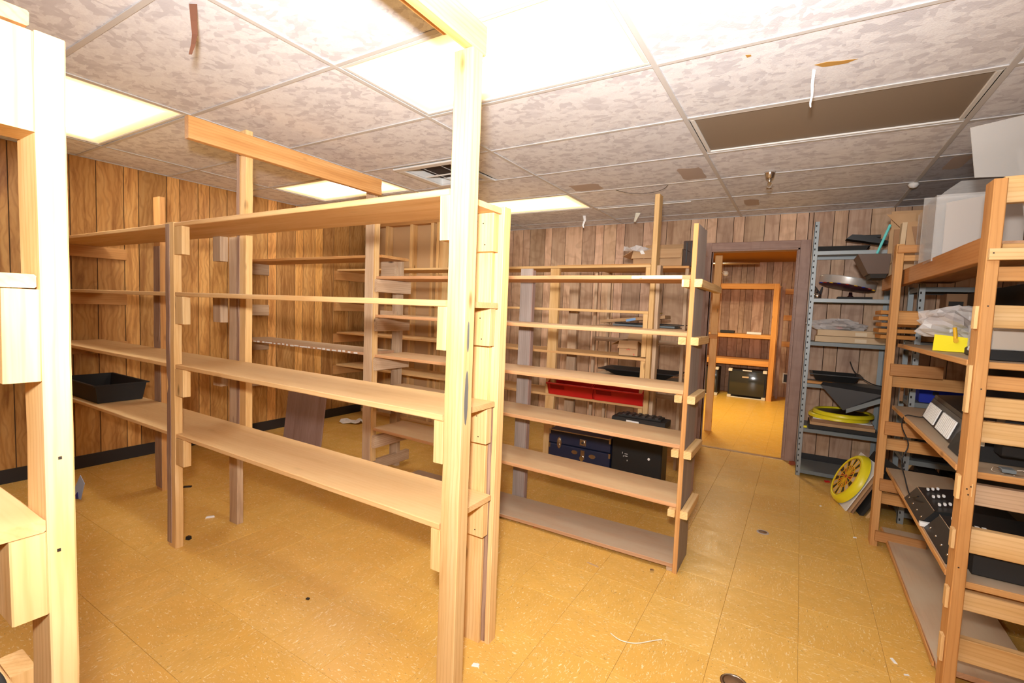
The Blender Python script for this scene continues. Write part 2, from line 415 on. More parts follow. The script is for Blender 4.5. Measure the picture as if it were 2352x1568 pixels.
# stud partition
wp = struct(joined('wall_partition', [(XL, -2.84, 2.842, 2.86, 0, CH), (XL-.1, XL+.006, 2.811, 2.842, 0, CH)], mat('fibreboard', (.55, .36, .19), .85)))
for (a, b) in ((-4.10, -4.06), (-3.76, -3.72), (-3.365, -3.327), (-3.05, -3.012), (-2.965, -2.927), (-2.92, -2.862)):
    board('wall_stud', wp, a, b, 2.75, 2.84, .038, 2.30, PINE, jit=.001)
board('wall_plate', wp, XL, -2.85, 2.75, 2.84, 2.30, 2.345, PINEO, jit=.001); board('wall_plate', wp, XL, -2.85, 2.75, 2.84, 0, .038, PINE, jit=.001)
board('wall_batten', wp, -3.72, -3.37, 2.80, 2.84, 1.56, 1.60, PINEO)
board('wall_batten', wp, -3.33, -3.05, 2.80, 2.84, .50, .54, PINEO)
# door casing
tr = struct(joined('trim_1', [(-.27, -.255, YB-.022, YB+.12, 0, 2.055), (.515, .53, YB-.022, YB+.12, 0, 2.055), (-.255, .53, YB-.022, YB+.12, 2.04, 2.055)], DOORT))
for q in [(-.34, -.255, YB-.02, YB-.004, 0, 2.13), (.53, .62, YB-.02, YB-.004, 0, 2.13), (-.255, .53, YB-.02, YB-.004, 2.055, 2.13)]: board('door_casing', tr, *q, DOORT, .004)
board('door_stop', tr, .503, .515, YB+.04, YB+.07, 0, 2.04, DOORT); board('door_stop', tr, -.255, -.245, YB+.04, YB+.07, 0, 2.04, DOORT)
board('threshold_strip', tr, -.255, .515, YB-.03, YB+.02, 0.0, .005, BRASS, .002)
# ------------------------------------------------------------------ ceiling
ceil = struct(joined('ceiling', [(XL-.1, XR+.1, YF-.1, YB+.1, CH+.12, CH+.16)], mat('plenum_dark', (.12, .11, .1), .9)))
C4, R2 = 1.2192, .6096
xs = [XL]+[k*C4 for k in range(-3, 3)]+[XR]
ys = [YF]+[k*R2 for k in range(-4, 7)]+[YB]
lights = {(-3, -1): 'a', (-1, 0): 'b', (-3, 2): 'c', (-2, 4): 'd'}
def cell(x, y): return (round(x/C4), round(y/R2))
dark_cell = (0, 2)
for i in range(len(xs)-1):
    for j in range(len(ys)-1):
        x0, x1, y0, y1 = xs[i], xs[i+1], ys[j], ys[j+1]
        if x1-x0 < .03 or y1-y0 < .03: continue
        k = (math.floor((x0+x1)/2/C4), math.floor((y0+y1)/2/R2))
        if k in lights or k == dark_cell: continue
        z = CH+.002
        c = random.uniform(.94, 1.04); tc = (c, c, c)
        if k == (-1, 5): tc = (.97, 1.0, 1.02)
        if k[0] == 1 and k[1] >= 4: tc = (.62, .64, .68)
        if k == (-2, 2):
            for (xa, xb) in ((x0, -2.12), (-1.56, x1)): board('ceiling_tile', ceil, xa+.002, xb-.002, y0+.002, y1-.002, z, z+.012, CEIL, .002, color=tc)
            continue
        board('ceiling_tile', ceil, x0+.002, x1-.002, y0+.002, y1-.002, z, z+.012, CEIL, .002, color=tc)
for x in xs[1:-1]: board('ceiling_rail', ceil, x-.012, x+.012, YF, YB, CH-.004, CH+.001, TEE, .001)
for y in ys[1:-1]:
    for i in range(len(xs)-1): board('ceiling_rail', ceil, xs[i]+.012, xs[i+1]-.012, y-.011, y+.011, CH-.0035, CH+.001, TEE, .001)
board('wall_angle', ceil, XL, XL+.018, YF, 2.84, CH-.004, CH+.001, TEE); board('wall_angle', ceil, -2.84, XR, YB-.018, YB, CH-.004, CH+.001, TEE)
for nm, (x, y, w_, h_) in {'a': (-.16, 2.24, .085, .16), 'b': (.14, 3.33, .06, .13), 'c': (-1.0, 2.3, .13, .10), 'e': (1.35, 2.62, .05, .16)}.items():
    pl = [(w_*math.copysign(abs(math.cos(a))**.4, math.cos(a))*random.uniform(.88, 1.08), h_*math.copysign(abs(math.sin(a))**.4, math.sin(a))*random.uniform(.88, 1.08)) for a in [2*math.pi*q/20 for q in range(20)]]
    prism('water_stain', pl, .0008, STAIN, ceil, (x, y, CH+.0012), (1, 0, 0), (0, 1, 0))
def troffer(x0, y0, label, lit=True, group='recessed ceiling lights'):
    t = thing('ceiling_light', label, 'ceiling light', (x0+C4/2, y0+R2/2, CH))
    a = .014
    board('lens_panel', t, x0+.034, x0+C4-.034, y0+.034, y0+R2-.034, CH+.006, CH+.010, LENS if lit else mat('unlit_lens', (.27, .22, .17), .5), .001)
    fr = WHITE
    for q in ((x0+a, x0+C4-a, y0+a, y0+.036), (x0+a, x0+C4-a, y0+R2-.036, y0+R2-a), (x0+a, x0+.036, y0+.036, y0+R2-.036), (x0+C4-.036, x0+C4-a, y0+.036, y0+R2-.036)):
        board('frame_rail', t, *q, CH-.001, CH+.012, fr, .003)
    return t
troffer(-3*C4, -R2, 'lit ceiling light at upper left, right above the near left post')
troffer(-C4, 0, 'large lit ceiling light nearest the camera, behind the tall front post')
troffer(-3*C4, 2*R2, 'far lit ceiling light partly behind the left tie beam')
troffer(-2*C4, 4*R2, 'far lit ceiling light above the centre shelving, nearest the back wall')
troffer(0, 2*R2, 'unlit grey-brown ceiling light panel at upper right', False)
# air vent
vt = thing('air_vent', 'white square ceiling air vent with dark louvres beside the tall front post', 'vent', (-1.84, 1.52, CH))
vx0, vx1, vy0, vy1 = -2.12, -1.56, 1.24, 1.80
for q in ((vx0, vx1, vy0, vy0+.06), (vx0, vx1, vy1-.06, vy1), (vx0, vx0+.06, vy0+.06, vy1-.06), (vx1-.06, vx1, vy0+.06, vy1-.06)):
    board('frame_rail', vt, *q, CH-.014, CH, WHITE, .006)
board('duct_cavity', vt, vx0+.05, vx1-.05, vy0+.05, vy1-.05, CH+.05, CH+.06, mat('duct_dark', (.05, .035, .03), .9))
joined('duct_wall', [(vx0+.05, vx0+.055, vy0+.05, vy1-.05, CH, CH+.05), (vx1-.055, vx1-.05, vy0+.05, vy1-.05, CH, CH+.05), (vx0+.05, vx1-.05, vy1-.055, vy1-.05, CH, CH+.05), (vx0+.05, vx1-.05, vy0+.05, vy0+.055, CH, CH+.05)], WHITE, vt)
for k in range(1):
    y = vy0+.30; plank('louvre', vt, (vx0+.06, y, CH+.004), (vx1-.06, y, CH+.004), .014, .003, WHITE, (0, .5, 1))
for k in range(2):
    x = vx0+.2+k*.17; plank('louvre', vt, (x, vy0+.06, CH+.006), (x, vy1-.06, CH+.006), .012, .003, WHITE, (.5, 0, 1))
# sprinkler head
sp_ = thing('sprinkler_head', 'chrome sprinkler head hanging from the ceiling in front of the doorway', 'sprinkler', (.33, 2.395, CH))
lathe('escutcheon', [(0, 0), (.036, 0), (.034, -.01), (.024, -.04), (.02, -.045), (0, -.045)], CHROME, sp_, (.33, 2.395, CH))
lathe('sprinkler_body', [(0, -.04), (.012, -.04), (.012, -.062), (.008, -.068), (.008, -.07), (0, -.07)], BRASS, sp_, (.33, 2.395, CH))
for s_ in (-1, 1): tube('yoke_arm', [(.33+s_*.01, 2.395, CH-.066), (.33+s_*.018, 2.395, CH-.085), (.33+s_*.003, 2.395, CH-.112)], .003, CHROME, sp_)
lathe('deflector', [(0, -.112), (.017, -.112), (.017, -.115), (0, -.115)], BRASS, sp_, (.33, 2.395, CH))
# torn facing
def flap(label, pts, wd, m, name='torn_paper_strip'):
    vs, fs = [], []; c0 = Vector(pts[0])
    for i, p in enumerate(pts):
        ww = wd*(1-.6*i/(len(pts)-1))
        for s_ in (-1, 1): vs.append(Vector(p)-c0+Vector((s_*ww/2*.86, s_*ww/2*.5, 0)))
    k = len(vs)
    vs += [v+Vector((.0008, -.0012, 0)) for v in vs]
    n = len(pts)
    for i in range(n-1):
        a = 2*i; fs += [(a, a+1, a+3, a+2), (k+a+2, k+a+3, k+a+1, k+a), (a, a+2, k+a+2, k+a), (a+1, k+a+1, k+a+3, a+3)]
    fs += [(0, k, k+1, 1), (2*n-2, 2*n-1, k+2*n-1, k+2*n-2)]
    return tag(mesh(name, vs, fs, m, loc=c0), label, 'paper strip')
flap('dark curled strip of torn ceiling facing hanging at upper left', [(-1.31, -.52, CH), (-1.305, -.52, CH-.06), (-1.31, -.515, CH-.10), (-1.30, -.525, CH-.14), (-1.31, -.53, CH-.175)], .028, mat('torn_facing_dark', (.17, .07, .04), .9))
flap('thin white strip of torn ceiling facing hanging before the unlit light panel', [(.56, .93, CH), (.558, .928, CH-.06), (.56, .93, CH-.10), (.556, .925, CH-.135), (.558, .927, CH-.15)], .013, PAPER)
flap('small pale strip of torn facing hanging right of the far ceiling light', [(-1.46, 3.36, CH), (-1.45, 3.36, CH-.05), (-1.465, 3.35, CH-.10), (-1.455, 3.35, CH-.13)], .03, PAPER)
flap('small yellowed flap of torn facing hanging left of the tall back post', [(-.90, 3.42, CH), (-.91, 3.41, CH-.04), (-.93, 3.42, CH-.085)], .05, CREAM)
board('ceiling_rail', ceil, -1.19, -.32, 3.055, 3.085, CH-.012, CH-.006, PAPER, .001)
def patch(x, y, pl, label=None):
    o = prism('torn_patch', pl, .001, PEEL, ceil, (x, y, CH+.0011), (1, 0, 0), (0, 1, 0))
patch(.57, .90, [(-.01, -.01), (.03, -.015), (.08, 0), (.135, .01), (.10, .03), (.05, .028), (.02, .022)])
patch(.337, .70, [(-.008, -.012), (.01, -.004), (.012, .008), (-.004, .012)])
patch(-2.2, 1.22, [(-.03, 0), (.0, -.01), (.02, 0), (.05, .005), (.0, .012)])
for (a, b, y) in ((-1.15, -.1, 2.43), (.9, 1.2, 3.05)):
    patch(a, y, [(0, 0), (b-a, -.004), (b-a, .007), ((b-a)*.6, .014), ((b-a)*.3, .010)])
lump = lathe('plaster_lump', [(0, -.035), (.02, -.03), (.034, -.012), (.03, 0), (0, 0)], PAPER, None, (1.21, 3.07, CH-.003), (0, 0, .5), 9)
tag(lump, 'small white lump of plaster stuck to the ceiling rail at right', 'plaster')
tube_w = thing('loose_wire', 'thin loose wire looping below the ceiling by the tall back post', 'wire', (-.8, 2.5, CH))
tube('wire', [(-.80, 2.46, CH-.003), (-.68, 2.48, CH-.035), (-.52, 2.48, CH-.045), (-.42, 2.47, CH-.03), (-.38, 2.46, CH-.003)], .0018, BLACK, tube_w)

# ------------------------------------------------------------------ shelving
def nails(par, pts, ax):
    """countersunk nail heads, one joined part"""
    bx = []
    for (x, y, z) in pts:
        h = [.0022]*3; h[ax] = .0006
        bx.append((x-h[0], x+h[0], y-h[1], y+h[1], z-h[2], z+h[2]))
    o = joined('nail_heads', bx, mat('nail', (.08, .06, .05), .5, metal=.8) if 'nail' not in bpy.data.materials else bpy.data.materials['nail'], par); o['kind'] = 'stuff'; return o
J = .0012
# unit 0: the near left corner
u0 = thing('wooden_shelving', 'nearest timber shelving, cut off by the left edge, with thick post and blocks', 'shelving', (-.6, -1.2, 0))
board('post', u0, -.50, -.41, -1.160, -1.125, 0, 1.748, PINE, jit=J)
for (a, b, s_) in ((1.60, 1.745, 0), (1.225, 1.366, .001), (.85, .983, 0)):
    board('support_block', u0, -.485, -.41+s_, -1.203, -1.1605, a, b, PINE, jit=J)
board('shelf', u0, -2.4, -.412, -1.56, -1.164, 1.750, 1.772, PINEO, jit=J)
board('shelf', u0, -2.4, -.416, -1.56, -1.164, 1.368, 1.389, SHELF, jit=J)
board('shelf', u0, -2.4, -.412, -1.56, -1.161, .985, 1.006, SHELF, jit=J)
board('shelf', u0, -2.4, -.66, -1.56, -1.150, .59, .61, SHELF, jit=J)
board('support_block', u0, -.79, -.70, -1.56, -1.16, .45, .588, PINE)
board('post', u0, -.79, -.70, -1.146, -1.108, 0, .60, PINE)
board('post', u0, -2.39, -2.30, -1.160, -1.122, 0, 1.748, PINE, jit=J)
board('post', u0, -2.39, -2.30, -1.60, -1.562, 0, 1.748, PINE, jit=J)
board('post', u0, -.50, -.41, -1.60, -1.562, 0, 1.748, PINE, jit=J)
for (a, b) in ((1.60, 1.745), (1.225, 1.366), (.85, .983)): board('support_block', u0, -2.38, -2.30, -1.56, -1.162, a, b, PINE)
nails(u0, [(-.409, -1.147, .95), (-.409, -1.143, 1.10)], 0)
cab = thing('black_cable', 'thick black ribbed cable looping over a low shelf at the lower left corner', 'cable', (-.66, -1.17, .62))
tube('cable', [(-.75, -1.22, .70), (-.655, -1.19, .675), (-.625, -1.175, .65), (-.612, -1.175, .622), (-.612, -1.19, .60)], .0065, BLACK2, cab)

# unit 1: main centre shelving
u1 = thing('wooden_shelving', 'tall raw timber shelving in the centre with four long shelves reaching the left wall', 'shelving', (-2.2, 0, 0))
board('post', u1, -.405, -.332, -.19, -.135, 0, 2.165, PINE, jit=J)
board('post', u1, -2.31, -2.225, -.19, -.152, 0, 1.748, PINE, jit=J)
board('bark_shade_strip', u1, -2.3115, -2.268, -.1925, -.188, .02, 1.74, BARK_SHADE, jit=.002)
zs = [1.745, 1.386, 1.005, .632]
for i, z in enumerate(zs):
    board('shelf', u1, -4.10, -.413, -.186, .130, z-.021, z, SHELF, jit=.0008)
    board('support_block', u1, -.446, -.4055, -.190, -.12, z-.165, z-.022, PINE, jit=J)
    board('support_block', u1, -2.2245, -2.14, -.188, -.150, z-.165, z-.022, PINE, jit=J)
    board('support_block', u1, -.52, -.425, .094, .132, z-.165, z-.022, PINE, jit=J)
    board('support_block', u1, -2.42, -2.3355, .10, .145, z-.165, z-.022, PINEG, jit=J)
    board('wall_cleat', u1, -4.132, -4.094, -.19, .285, z-.108, z-.022, PINEO, jit=J)
    nails(u1, [(-.50, .0935, z-.05), (-.47, .0935, z-.06), (-.50, .0935, z-.13), (-.46, .0935, z-.14)], 1)
board('post', u1, -.53, -.452, .134, .172, 0, 1.762, PINE, jit=J)
board('post', u1, -.4515, -.413, .150, .20, 0, 1.756, PINE, jit=J)
board('bark_shade_strip', u1, -.450, -.432, .1455, .1515, .01, 1.0, BARK_SHADE, jit=.003)
board('post', u1, -2.335, -2.2485, .15, .188, 0, 1.722, PINEG, jit=J)
board('post', u1, -2.247, -2.158, .150, .19, .56, 2.315, PINE, jit=.002)
board('bark_shade_strip', u1, -2.2475, -2.222, .1455, .150, .6, 2.3, BARK_SHADE, jit=.003)
board('post', u1, -3.25, -3.16, .134, .170, 0, 2.03, PINEO, jit=J)
board('bark_shade_strip', u1, -3.25, -3.162, .130, .1335, .02, 1.70, BARK_SHADE, jit=.002)  # dark face up to the top shelf, its shadow put into the colour
board('tie_beam', u1, -2.157, -2.119, -.165, 1.13, 2.165, 2.278, PINEO, jit=J)
plank('tie_beam', u1, (-.351, -.118, 2.213), (-.351, -1.9, 2.213), .038, .092, PINE, jit=J)
board('tie_beam', u1, -.415, -.372, -1.9, -.235, 2.195, 2.27, PINEO, jit=J)
# smoke mark on the front post
for (z0, z1, w_) in ((1.22, 1.32, .006), (.98, 1.16, .010)):
    pl = [(w_*math.cos(a)*random.uniform(.8, 1.1), (z1-z0)/2*math.sin(a)) for a in [2*math.pi*q/16 for q in range(16)]]
    prism('scorch_mark', pl, .0007, mat('scorch', (.14, .13, .12), .9), u1, (-.3305, -.168, (z0+z1)/2), (0, 1, 0), (0, 0, 1))

# unit 2: second row, two bays, left part
u2 = thing('wooden_shelving', 'rough timber shelving behind the centre unit, short shelves meeting the left wall', 'shelving', (-3.2, 1.3, 0))
board('post', u2, -2.315, -2.225, 1.16, 1.198, 0, 2.28, PINEG, jit=.002)
board('post', u2, -2.224, -2.20, 1.163, 1.20, .14, 2.0, PINE, jit=.003)
board('post', u2, -2.36, -2.27, 1.50, 1.538, 0, 1.742, PINEG, jit=.002)
for z, a, b, m in ((1.742, -4.10, -2.18, PINEO), (1.335, -4.10, -2.32, SHELFG), (.985, -4.10, -2.32, SHELFG), (.62, -4.10, -2.32, SHELFG)):
    if z in (1.742, .985): board('shelf', u2, a, b, 1.165 if b < -2.2 else 1.20, 1.495, z-.021, z, m, jit=J)
    board('wall_cleat', u2, -4.132, -4.094, 1.16, 1.49, z-.13, z-.022, PINEG, jit=J)
    board('support_block', u2, -2.45, -2.30, 1.455, 1.498, z-.17, z-.022, PINEG, jit=.002)
o = joined('peeling_edge', [(-3.8+k*.062+random.uniform(-.01, .01), -3.8+k*.062+random.uniform(.02, .05), 1.1605, 1.164, .966+random.uniform(0, .006), .984-random.uniform(0, .005)) for k in range(23)], PAPER, u2); o['kind'] = 'stuff'
# unit 2 right: long board shelves
u3 = thing('wooden_shelving', 'low shelving in the middle with six dusty boards and a wide weathered end board', 'shelving', (-1, 1.3, 0))
for z, za, m in ((1.575, 1.577, SHELFD), (1.28, 1.285, SHELFD), (.978, .98, SHELFD), (.690, .72, SHELFD), (.372, .41, SHELFD), (.045, .03, SHELFG)):
    x0 = -2.19 if z > .1 else -2.0
    plank('shelf', u3, (x0, 1.322, za-.011), (.086, 1.322, z-.011), .325, .022, m, jit=J)
    if z > .1:
        board('support_block', u3, .112, .150, 1.135, 1.80 if z > 1.5 else 1.45, z-.062, z-.022, PINE, jit=J)
        board('support_block', u3, .050, .0875, 1.13, 1.45, z-.062, z-.0235, PINE, jit=J)
        board('support_block', u3, -2.195, -2.158, 1.15, 1.50, z-.12, z-.024, PINEG, jit=.003)
board('end_board', u3, .088, .111, 1.16, 1.41, 0, 1.835, SLATE, jit=0)
board('end_board', u3, .089, .110, 1.412, 1.49, .35, 1.70, MAUVE, label='narrower mauve-brown board')
board('edge_strip', u3, .0875, .1115, 1.152, 1.1598, 0, 1.835, PINEO)
board('post', u3, -1.072, -1.036, 1.12, 1.158, 0, 1.66, MAUVE); board('edge_strip', u3, -1.0355, -1.012, 1.121, 1.159, 0, 1.66, PINE)
board('post', u3, -1.115, -1.022, 1.49, 1.51, 0, 1.65, SLATE)
board('side_board', u3, -1.0215, -1.015, 1.488, 1.53, 0, 1.64, MAUVE)
board('corner_strip', u3, -2.30, -2.262, 1.20, 1.64, .03, .115, PINEG)
board('foot_rail', u3, .055, .086, 1.165, 1.2, 0, .022, PINEG)
joined('white_sticker', [(-.22, .045, 1.1585, 1.1592, 1.557, 1.573)], PAPER, u3)
joined('white_sticker', [(.052, .060, 1.1285, 1.1295, 1.515, 1.55)], PAPER, u3)

# unit 3: third row
u4 = thing('wooden_shelving', 'far timber shelving with one very tall post, holding red bins and a small carton', 'shelving', (-2, 2.5, 0))
for z, m in ((1.755, PINE), (1.392, PINE), (1.02, SHELF), (.64, SHELF)):
    board('shelf', u4, -4.10, -.442, 2.332, 2.70, z-.021, z, m, jit=J)
    board('wall_cleat', u4, -4.132, -4.094, 2.31, 2.74, z-.125, z-.022, PINEO, jit=J)
    board('support_block', u4, -.478, -.442, 2.325, 2.40, z-(.36 if z > 1 else .15) if z < 1.7 else z-.10, z-.022, PINE, jit=J)
board('post', u4, -.440, -.402, 2.33, 2.42, 0, 2.29, PINE, jit=J)
board('brace_board', u4, -.401, -.372, 2.36, 2.43, .1, 1.75, PINEG, jit=.003)
board('post', u4, -1.31, -1.225, 2.334, 2.372, 0, 1.732, PINE, jit=J)
board('post', u4, -1.29, -1.20, 2.702, 2.74, 0, 1.732, PINEG, jit=.003)
board('post', u4, -2.62, -2.54, 2.702, 2.74, 0, 1.732, PINEG, jit=.003)
board('post', u4, -.54, -.45, 2.702, 2.74, 0, 1.732, PINEG, jit=J)
board('loose_batten', u4, -1.25, -.45, 2.34, 2.38, 1.7565, 1.7625, PINEO)
# rack 4 against the back wall, right of the tall post
u5 = thing('wooden_shelving', 'small thin framed rack behind the tall back post, with a big open carton on top', 'shelving', (-.7, 3.1, 0))
for x in (-.298, -1.12):
    for y in (2.90, 3.27): board('post', u5, x, x+.028, y, y+.03, 0, 1.775, PINEG)
for z in (1.797, 1.25, .77): board('shelf', u5, -1.14, -.268, 2.885, 3.31, z-.020, z, PINEO if z > 1.5 else SHELFG, jit=J)
board('front_rail', u5, -1.09, -.30, 2.905, 2.925, 1.10, 1.14, PINEG); board('front_rail', u5, -1.09, -.30, 2.905, 2.925, .62, .66, PINEG)

# unit R: right hand shelving
u6 = thing('wooden_shelving', 'timber shelving at right with ladder ends, holding machines, a yellow bin and clear boxes', 'shelving', (1.25, 1.6, 0))
board('post', u6, 1.118, 1.154, .86, .949, 0, 1.875, PINEO, jit=J, color=(1.05, 1.03, 1.0))
board('post', u6, 1.040, 1.078, 2.21, 2.298, 0, 1.84, PINEO, jit=J)
board('post', u6, 1.44, 1.478, .86, .949, 0, 1.9, PINEO, jit=J); board('post', u6, 1.44, 1.478, 2.30, 2.388, 0, 1.84, PINEO, jit=J)
for (a, b) in ((1.245, SHELFG), (.852, SHELFG), (.447, SHELFG), (.058, SHELFG)):
    board('shelf', u6, 1.122, 1.435, .885 if a > .1 else .97, 2.42, a-.022, a, b, jit=J)
    plank('front_edge', u6, (1.118, .952 if a > .1 else .99, a-.011), (1.118, 2.42, a-.011), .006, .0225, PINEO, jit=.0012)
    if a > .1:
        board('end_edge', u6, 1.156, 1.437, .876, .8845, a-.0225, a+.001, PINEO, jit=.0008)
board('shelf', u6, 1.128, 1.435, .93, 2.9, 1.655, 1.672, SHELFG, jit=J)
plank('fascia_board', u6, (1.145, .925, 1.648), (1.083, 2.93, 1.648), .036, .090, PINEO, jit=J, label='wide brown front edge board of the top shelf').color = (.72, .6, .52, 1)
for (z0, z1, m) in ((1.80, 1.89, PINE), (1.365, 1.445, PINE), (1.145, 1.195, PINEO), (1.045, 1.118, PINE), (.955, 1.03, PINE), (.725, .80, PINEG), (.545, .635, PINE), (.33, .40, PINE), (.135, .22, PINE)):
    board('end_rail', u6, 1.156, 1.437, .905, .940, z0, z1, m, jit=J)
board('end_rail', u6, 1.12, 1.437, .838, .859, 1.597, 1.637, PINE, jit=J)
board('end_rail', u6, 1.16, 1.437, .88, .90, 1.640, 1.656, PINE, jit=J)
board('end_rail', u6, 1.156, 1.437, .905, .940, 1.53, 1.58, PINEO, jit=J)
for (z0, z1) in ((1.06, 1.23), (.745, .83), (.56, .63), (.335, .41), (.13, .225), (1.36, 1.44)):
    board('support_block', u6, 1.107, 1.1175, .875, .91, z0, z1, PINE, .0015)
for (z0, z1, m) in ((1.365, 1.44, PINEO), (.985, 1.055, PINEO), (.595, .665, PINEO), (.255, .32, PINEO)):
    board('end_rail', u6, 1.079, 1.437, 2.262, 2.298, z0, z1, m, jit=J)
for (z0, z1) in ((1.06, 1.13), (.70, .78), (.355, .425), (.04, .10)):
    board('end_rail', u6, 1.06, 1.30, 2.185, 2.209, z0, z1, PINEO, jit=J, color=(.75, .7, .7))
board('end_rail', u6, 1.045, 1.25, 2.185, 2.209, 1.785, 1.83, PINEO, color=(.75, .7, .7)); board('end_rail', u6, 1.079, 1.30, 2.215, 2.25, 1.74, 1.775, PINEO)
nails(u6, [(1.13, .8375, 1.62), (1.135, .8595, 1.44), (1.13, .8595, .79), (1.14, .8595, .80), (1.135, .8595, .77), (1.13, .8595, .5), (1.14, .8595, 1.15)], 1)
board('splinter', u6, 1.142, 1.1455, .8575, .8605, .765, .81, PINE)

# metal shelving A
def upright(par, x, y, z1, sx, sy, m=GALV, z0=0):
    """slotted angle post with punched holes; sx, sy: directions of its two flanges"""
    w_ = .035; t_ = .003
    o = joined('slotted_post', [(min(x, x+sx*w_), max(x, x+sx*w_), min(y, y+sy*t_), max(y, y+sy*t_), z0, z1),
                                (min(x, x+sx*t_), max(x, x+sx*t_), min(y, y+sy*w_), max(y, y+sy*w_), z0, z1)], m, par)
    ho = []
    z = z0+.03
    yy = y-.0006 if sy > 0 else y+.0006
    while z < z1-.02:
        ho.append((x+sx*.013-.0045, x+sx*.013+.0045, yy-.0004, yy+.0004, z-.008, z+.008)); z += .05
    h = joined('punched_holes', ho, BLACK2, o); h['kind'] = 'stuff'
    return o
def steel_shelf(par, x0, x1, y0, y1, z, m=GREYS, lip=.032):
    o = board('steel_shelf', par, x0, x1, y0, y1, z-.004, z, m, .001)
    for q in ((x0, x1, y0-.003, y0), (x0, x1, y1, y1+.003)): board('shelf_lip', o, *q, z-lip, z, m, .001)
    for q in ((x0-.003, x0, y0, y1), (x1, x1+.003, y0, y1)): board('shelf_lip', o, *q, z-lip, z, m, .001)
    return o
ma = thing('metal_shelving', 'grey slotted steel shelving right of the doorway with trays and flat boxes', 'shelving', (.9, 3.7, 0))
upright(ma, .63, 3.47, 2.215, 1, 1); upright(ma, 1.225, 3.47, 1.42, -1, 1); upright(ma, .63, 3.87, 2.2, 1, -1); upright(ma, 1.225, 3.87, 2.0, -1, -1)
MZ = [1.965, 1.562, 1.188, .822, .425, .055]
for z in MZ: steel_shelf(ma, .637, 1.218, 3.476, 3.865, z, GALV if z > 1.5 else GREYS)
mb = thing('metal_shelving', 'slotted steel shelving standing behind the far end of the right shelving', 'shelving', (1.6, 2.9, 0))
upright(mb, 1.24, 2.72, 1.64, 1, 1); upright(mb, 1.74, 2.72, 1.64, -1, 1); upright(mb, 1.24, 3.10, 1.64, 1, -1); upright(mb, 1.74, 3.10, 1.64, -1, -1)
for z in (1.62, 1.25, .845, .45, .08): steel_shelf(mb, 1.247, 1.733, 2.726, 3.095, z, GREYS)
# ------------------------------------------------------------------ items
def tray(name, label, cat, x0, x1, y0, y1, z0, h, m, flare=.02, rim=.012, group=None, rot=None):
    """open box: floor, four flared walls, rolled rim"""
    t = thing(name, label, cat, ((x0+x1)/2, (y0+y1)/2, z0), group)
    cx, cy_ = (x0+x1)/2, (y0+y1)/2; a, b = (x1-x0)/2, (y1-y0)/2; th = .004
    L0 = [(-a+flare, -b+flare, 0), (a-flare, -b+flare, 0), (a-flare, b-flare, 0), (-a+flare, b-flare, 0)]
    L1 = [(-a, -b, h), (a, -b, h), (a, b, h), (-a, b, h)]
    R1 = [(-a-rim, -b-rim, h), (a+rim, -b-rim, h), (a+rim, b+rim, h), (-a-rim, b+rim, h)]
    R2_ = [(p[0], p[1], h-.008) for p in R1]
    I1 = [(p[0]*(1-th/a), p[1]*(1-th/b), h-.001) for p in L1]; I0 = [(p[0]*(1-th/a), p[1]*(1-th/b), th) for p in L0]
    vs = L0+L1+R2_+R1+I1+I0; fs = [(3, 2, 1, 0), (20, 21, 22, 23)]
    def ring(p, q):
        for i in range(4): fs.append((p+i, p+(i+1) % 4, q+(i+1) % 4, q+i))
    ring(0, 4); ring(4, 8); ring(8, 12); ring(12, 16); ring(16, 20)
    mesh('tray_body', vs, fs, m, t, loc=(cx, cy_, z0))
    if rot: t.rotation_euler = rot
    return t
tray('plastic_tray', 'large black plastic tray at the far left end of the centre shelving', 'tray', -3.93, -3.34, -.17, .12, .634, .125, BLACK2)
# leaning brown board
lb = plank('leaning_board', None, (-3.36, 1.36, .005), (-3.36, 1.43, .60), .56, .012, MAUVE, (0, 1, 0)); tag(lb, 'square brown board leaning against the rough shelving on the floor at left', 'board')
# crumpled paper on floor
def crumple(name, label, x, y, w_, h_, m, amp=.03, cat='paper', z=.0, n=6):
    vs, fs = [], []
    for i in range(n):
        for j in range(n):
            vs.append(((i/(n-1)-.5)*w_, (j/(n-1)-.5)*h_, random.uniform(.001, amp)))
    for i in range(n-1):
        for j in range(n-1): a = i*n+j; fs.append((a, a+n, a+n+1, a+1))
    k = len(vs); vs += [(a, b, c-.001) for a, b, c in vs]; fs += [tuple(k+q for q in reversed(f)) for f in fs]
    return tag(mesh(name, vs, fs, m, loc=(x, y, z), rot=(0, 0, .5)), label, cat)
crumple('crumpled_paper', 'crumpled sheet of white paper on the floor by the left wall', -3.74, 2.27, .24, .15, PAPER, .05)
def bit(name, label, x, y, l, w_, h, m, rz=0, cat='debris', shape=0):
    vs = [(-l/2, -w_/2, 0), (l/2, -w_*.4, 0), (l*.45, w_/2, 0), (-l*.4, w_*.45, 0)]
    vs += [(a*.9, b*.85, h) for a, b, _ in vs]
    return tag(mesh(name, vs, [(3, 2, 1, 0), (4, 5, 6, 7), (0, 1, 5, 4), (1, 2, 6, 5), (2, 3, 7, 6), (3, 0, 4, 7)], m, loc=(x, y, .0003), rot=(0, 0, rz)), label, cat)
bit('white_eraser', 'small white block lying on the floor between the two left posts', -2.476, .11, .05, .018, .008, PAPER, 1.0)
bit('black_chip', 'small black chunk on the floor beside the centre unit left front post', -2.285, -.10, .024, .02, .018, BLACK, .3)
bit('black_chip', 'flat black chip on the floor behind the left front post', -3.109, .269, .06, .03, .006, BLACK, .8)
bit('black_chip', 'tiny black chip on the floor left of the front post base, near the lower edge', -1.265, -.07, .016, .012, .006, BLACK2, .2)
bit('paper_scrap', 'small torn white scrap on the floor just right of the tall front post base', -.39, .03, .03, .018, .004, PAPER, .3)
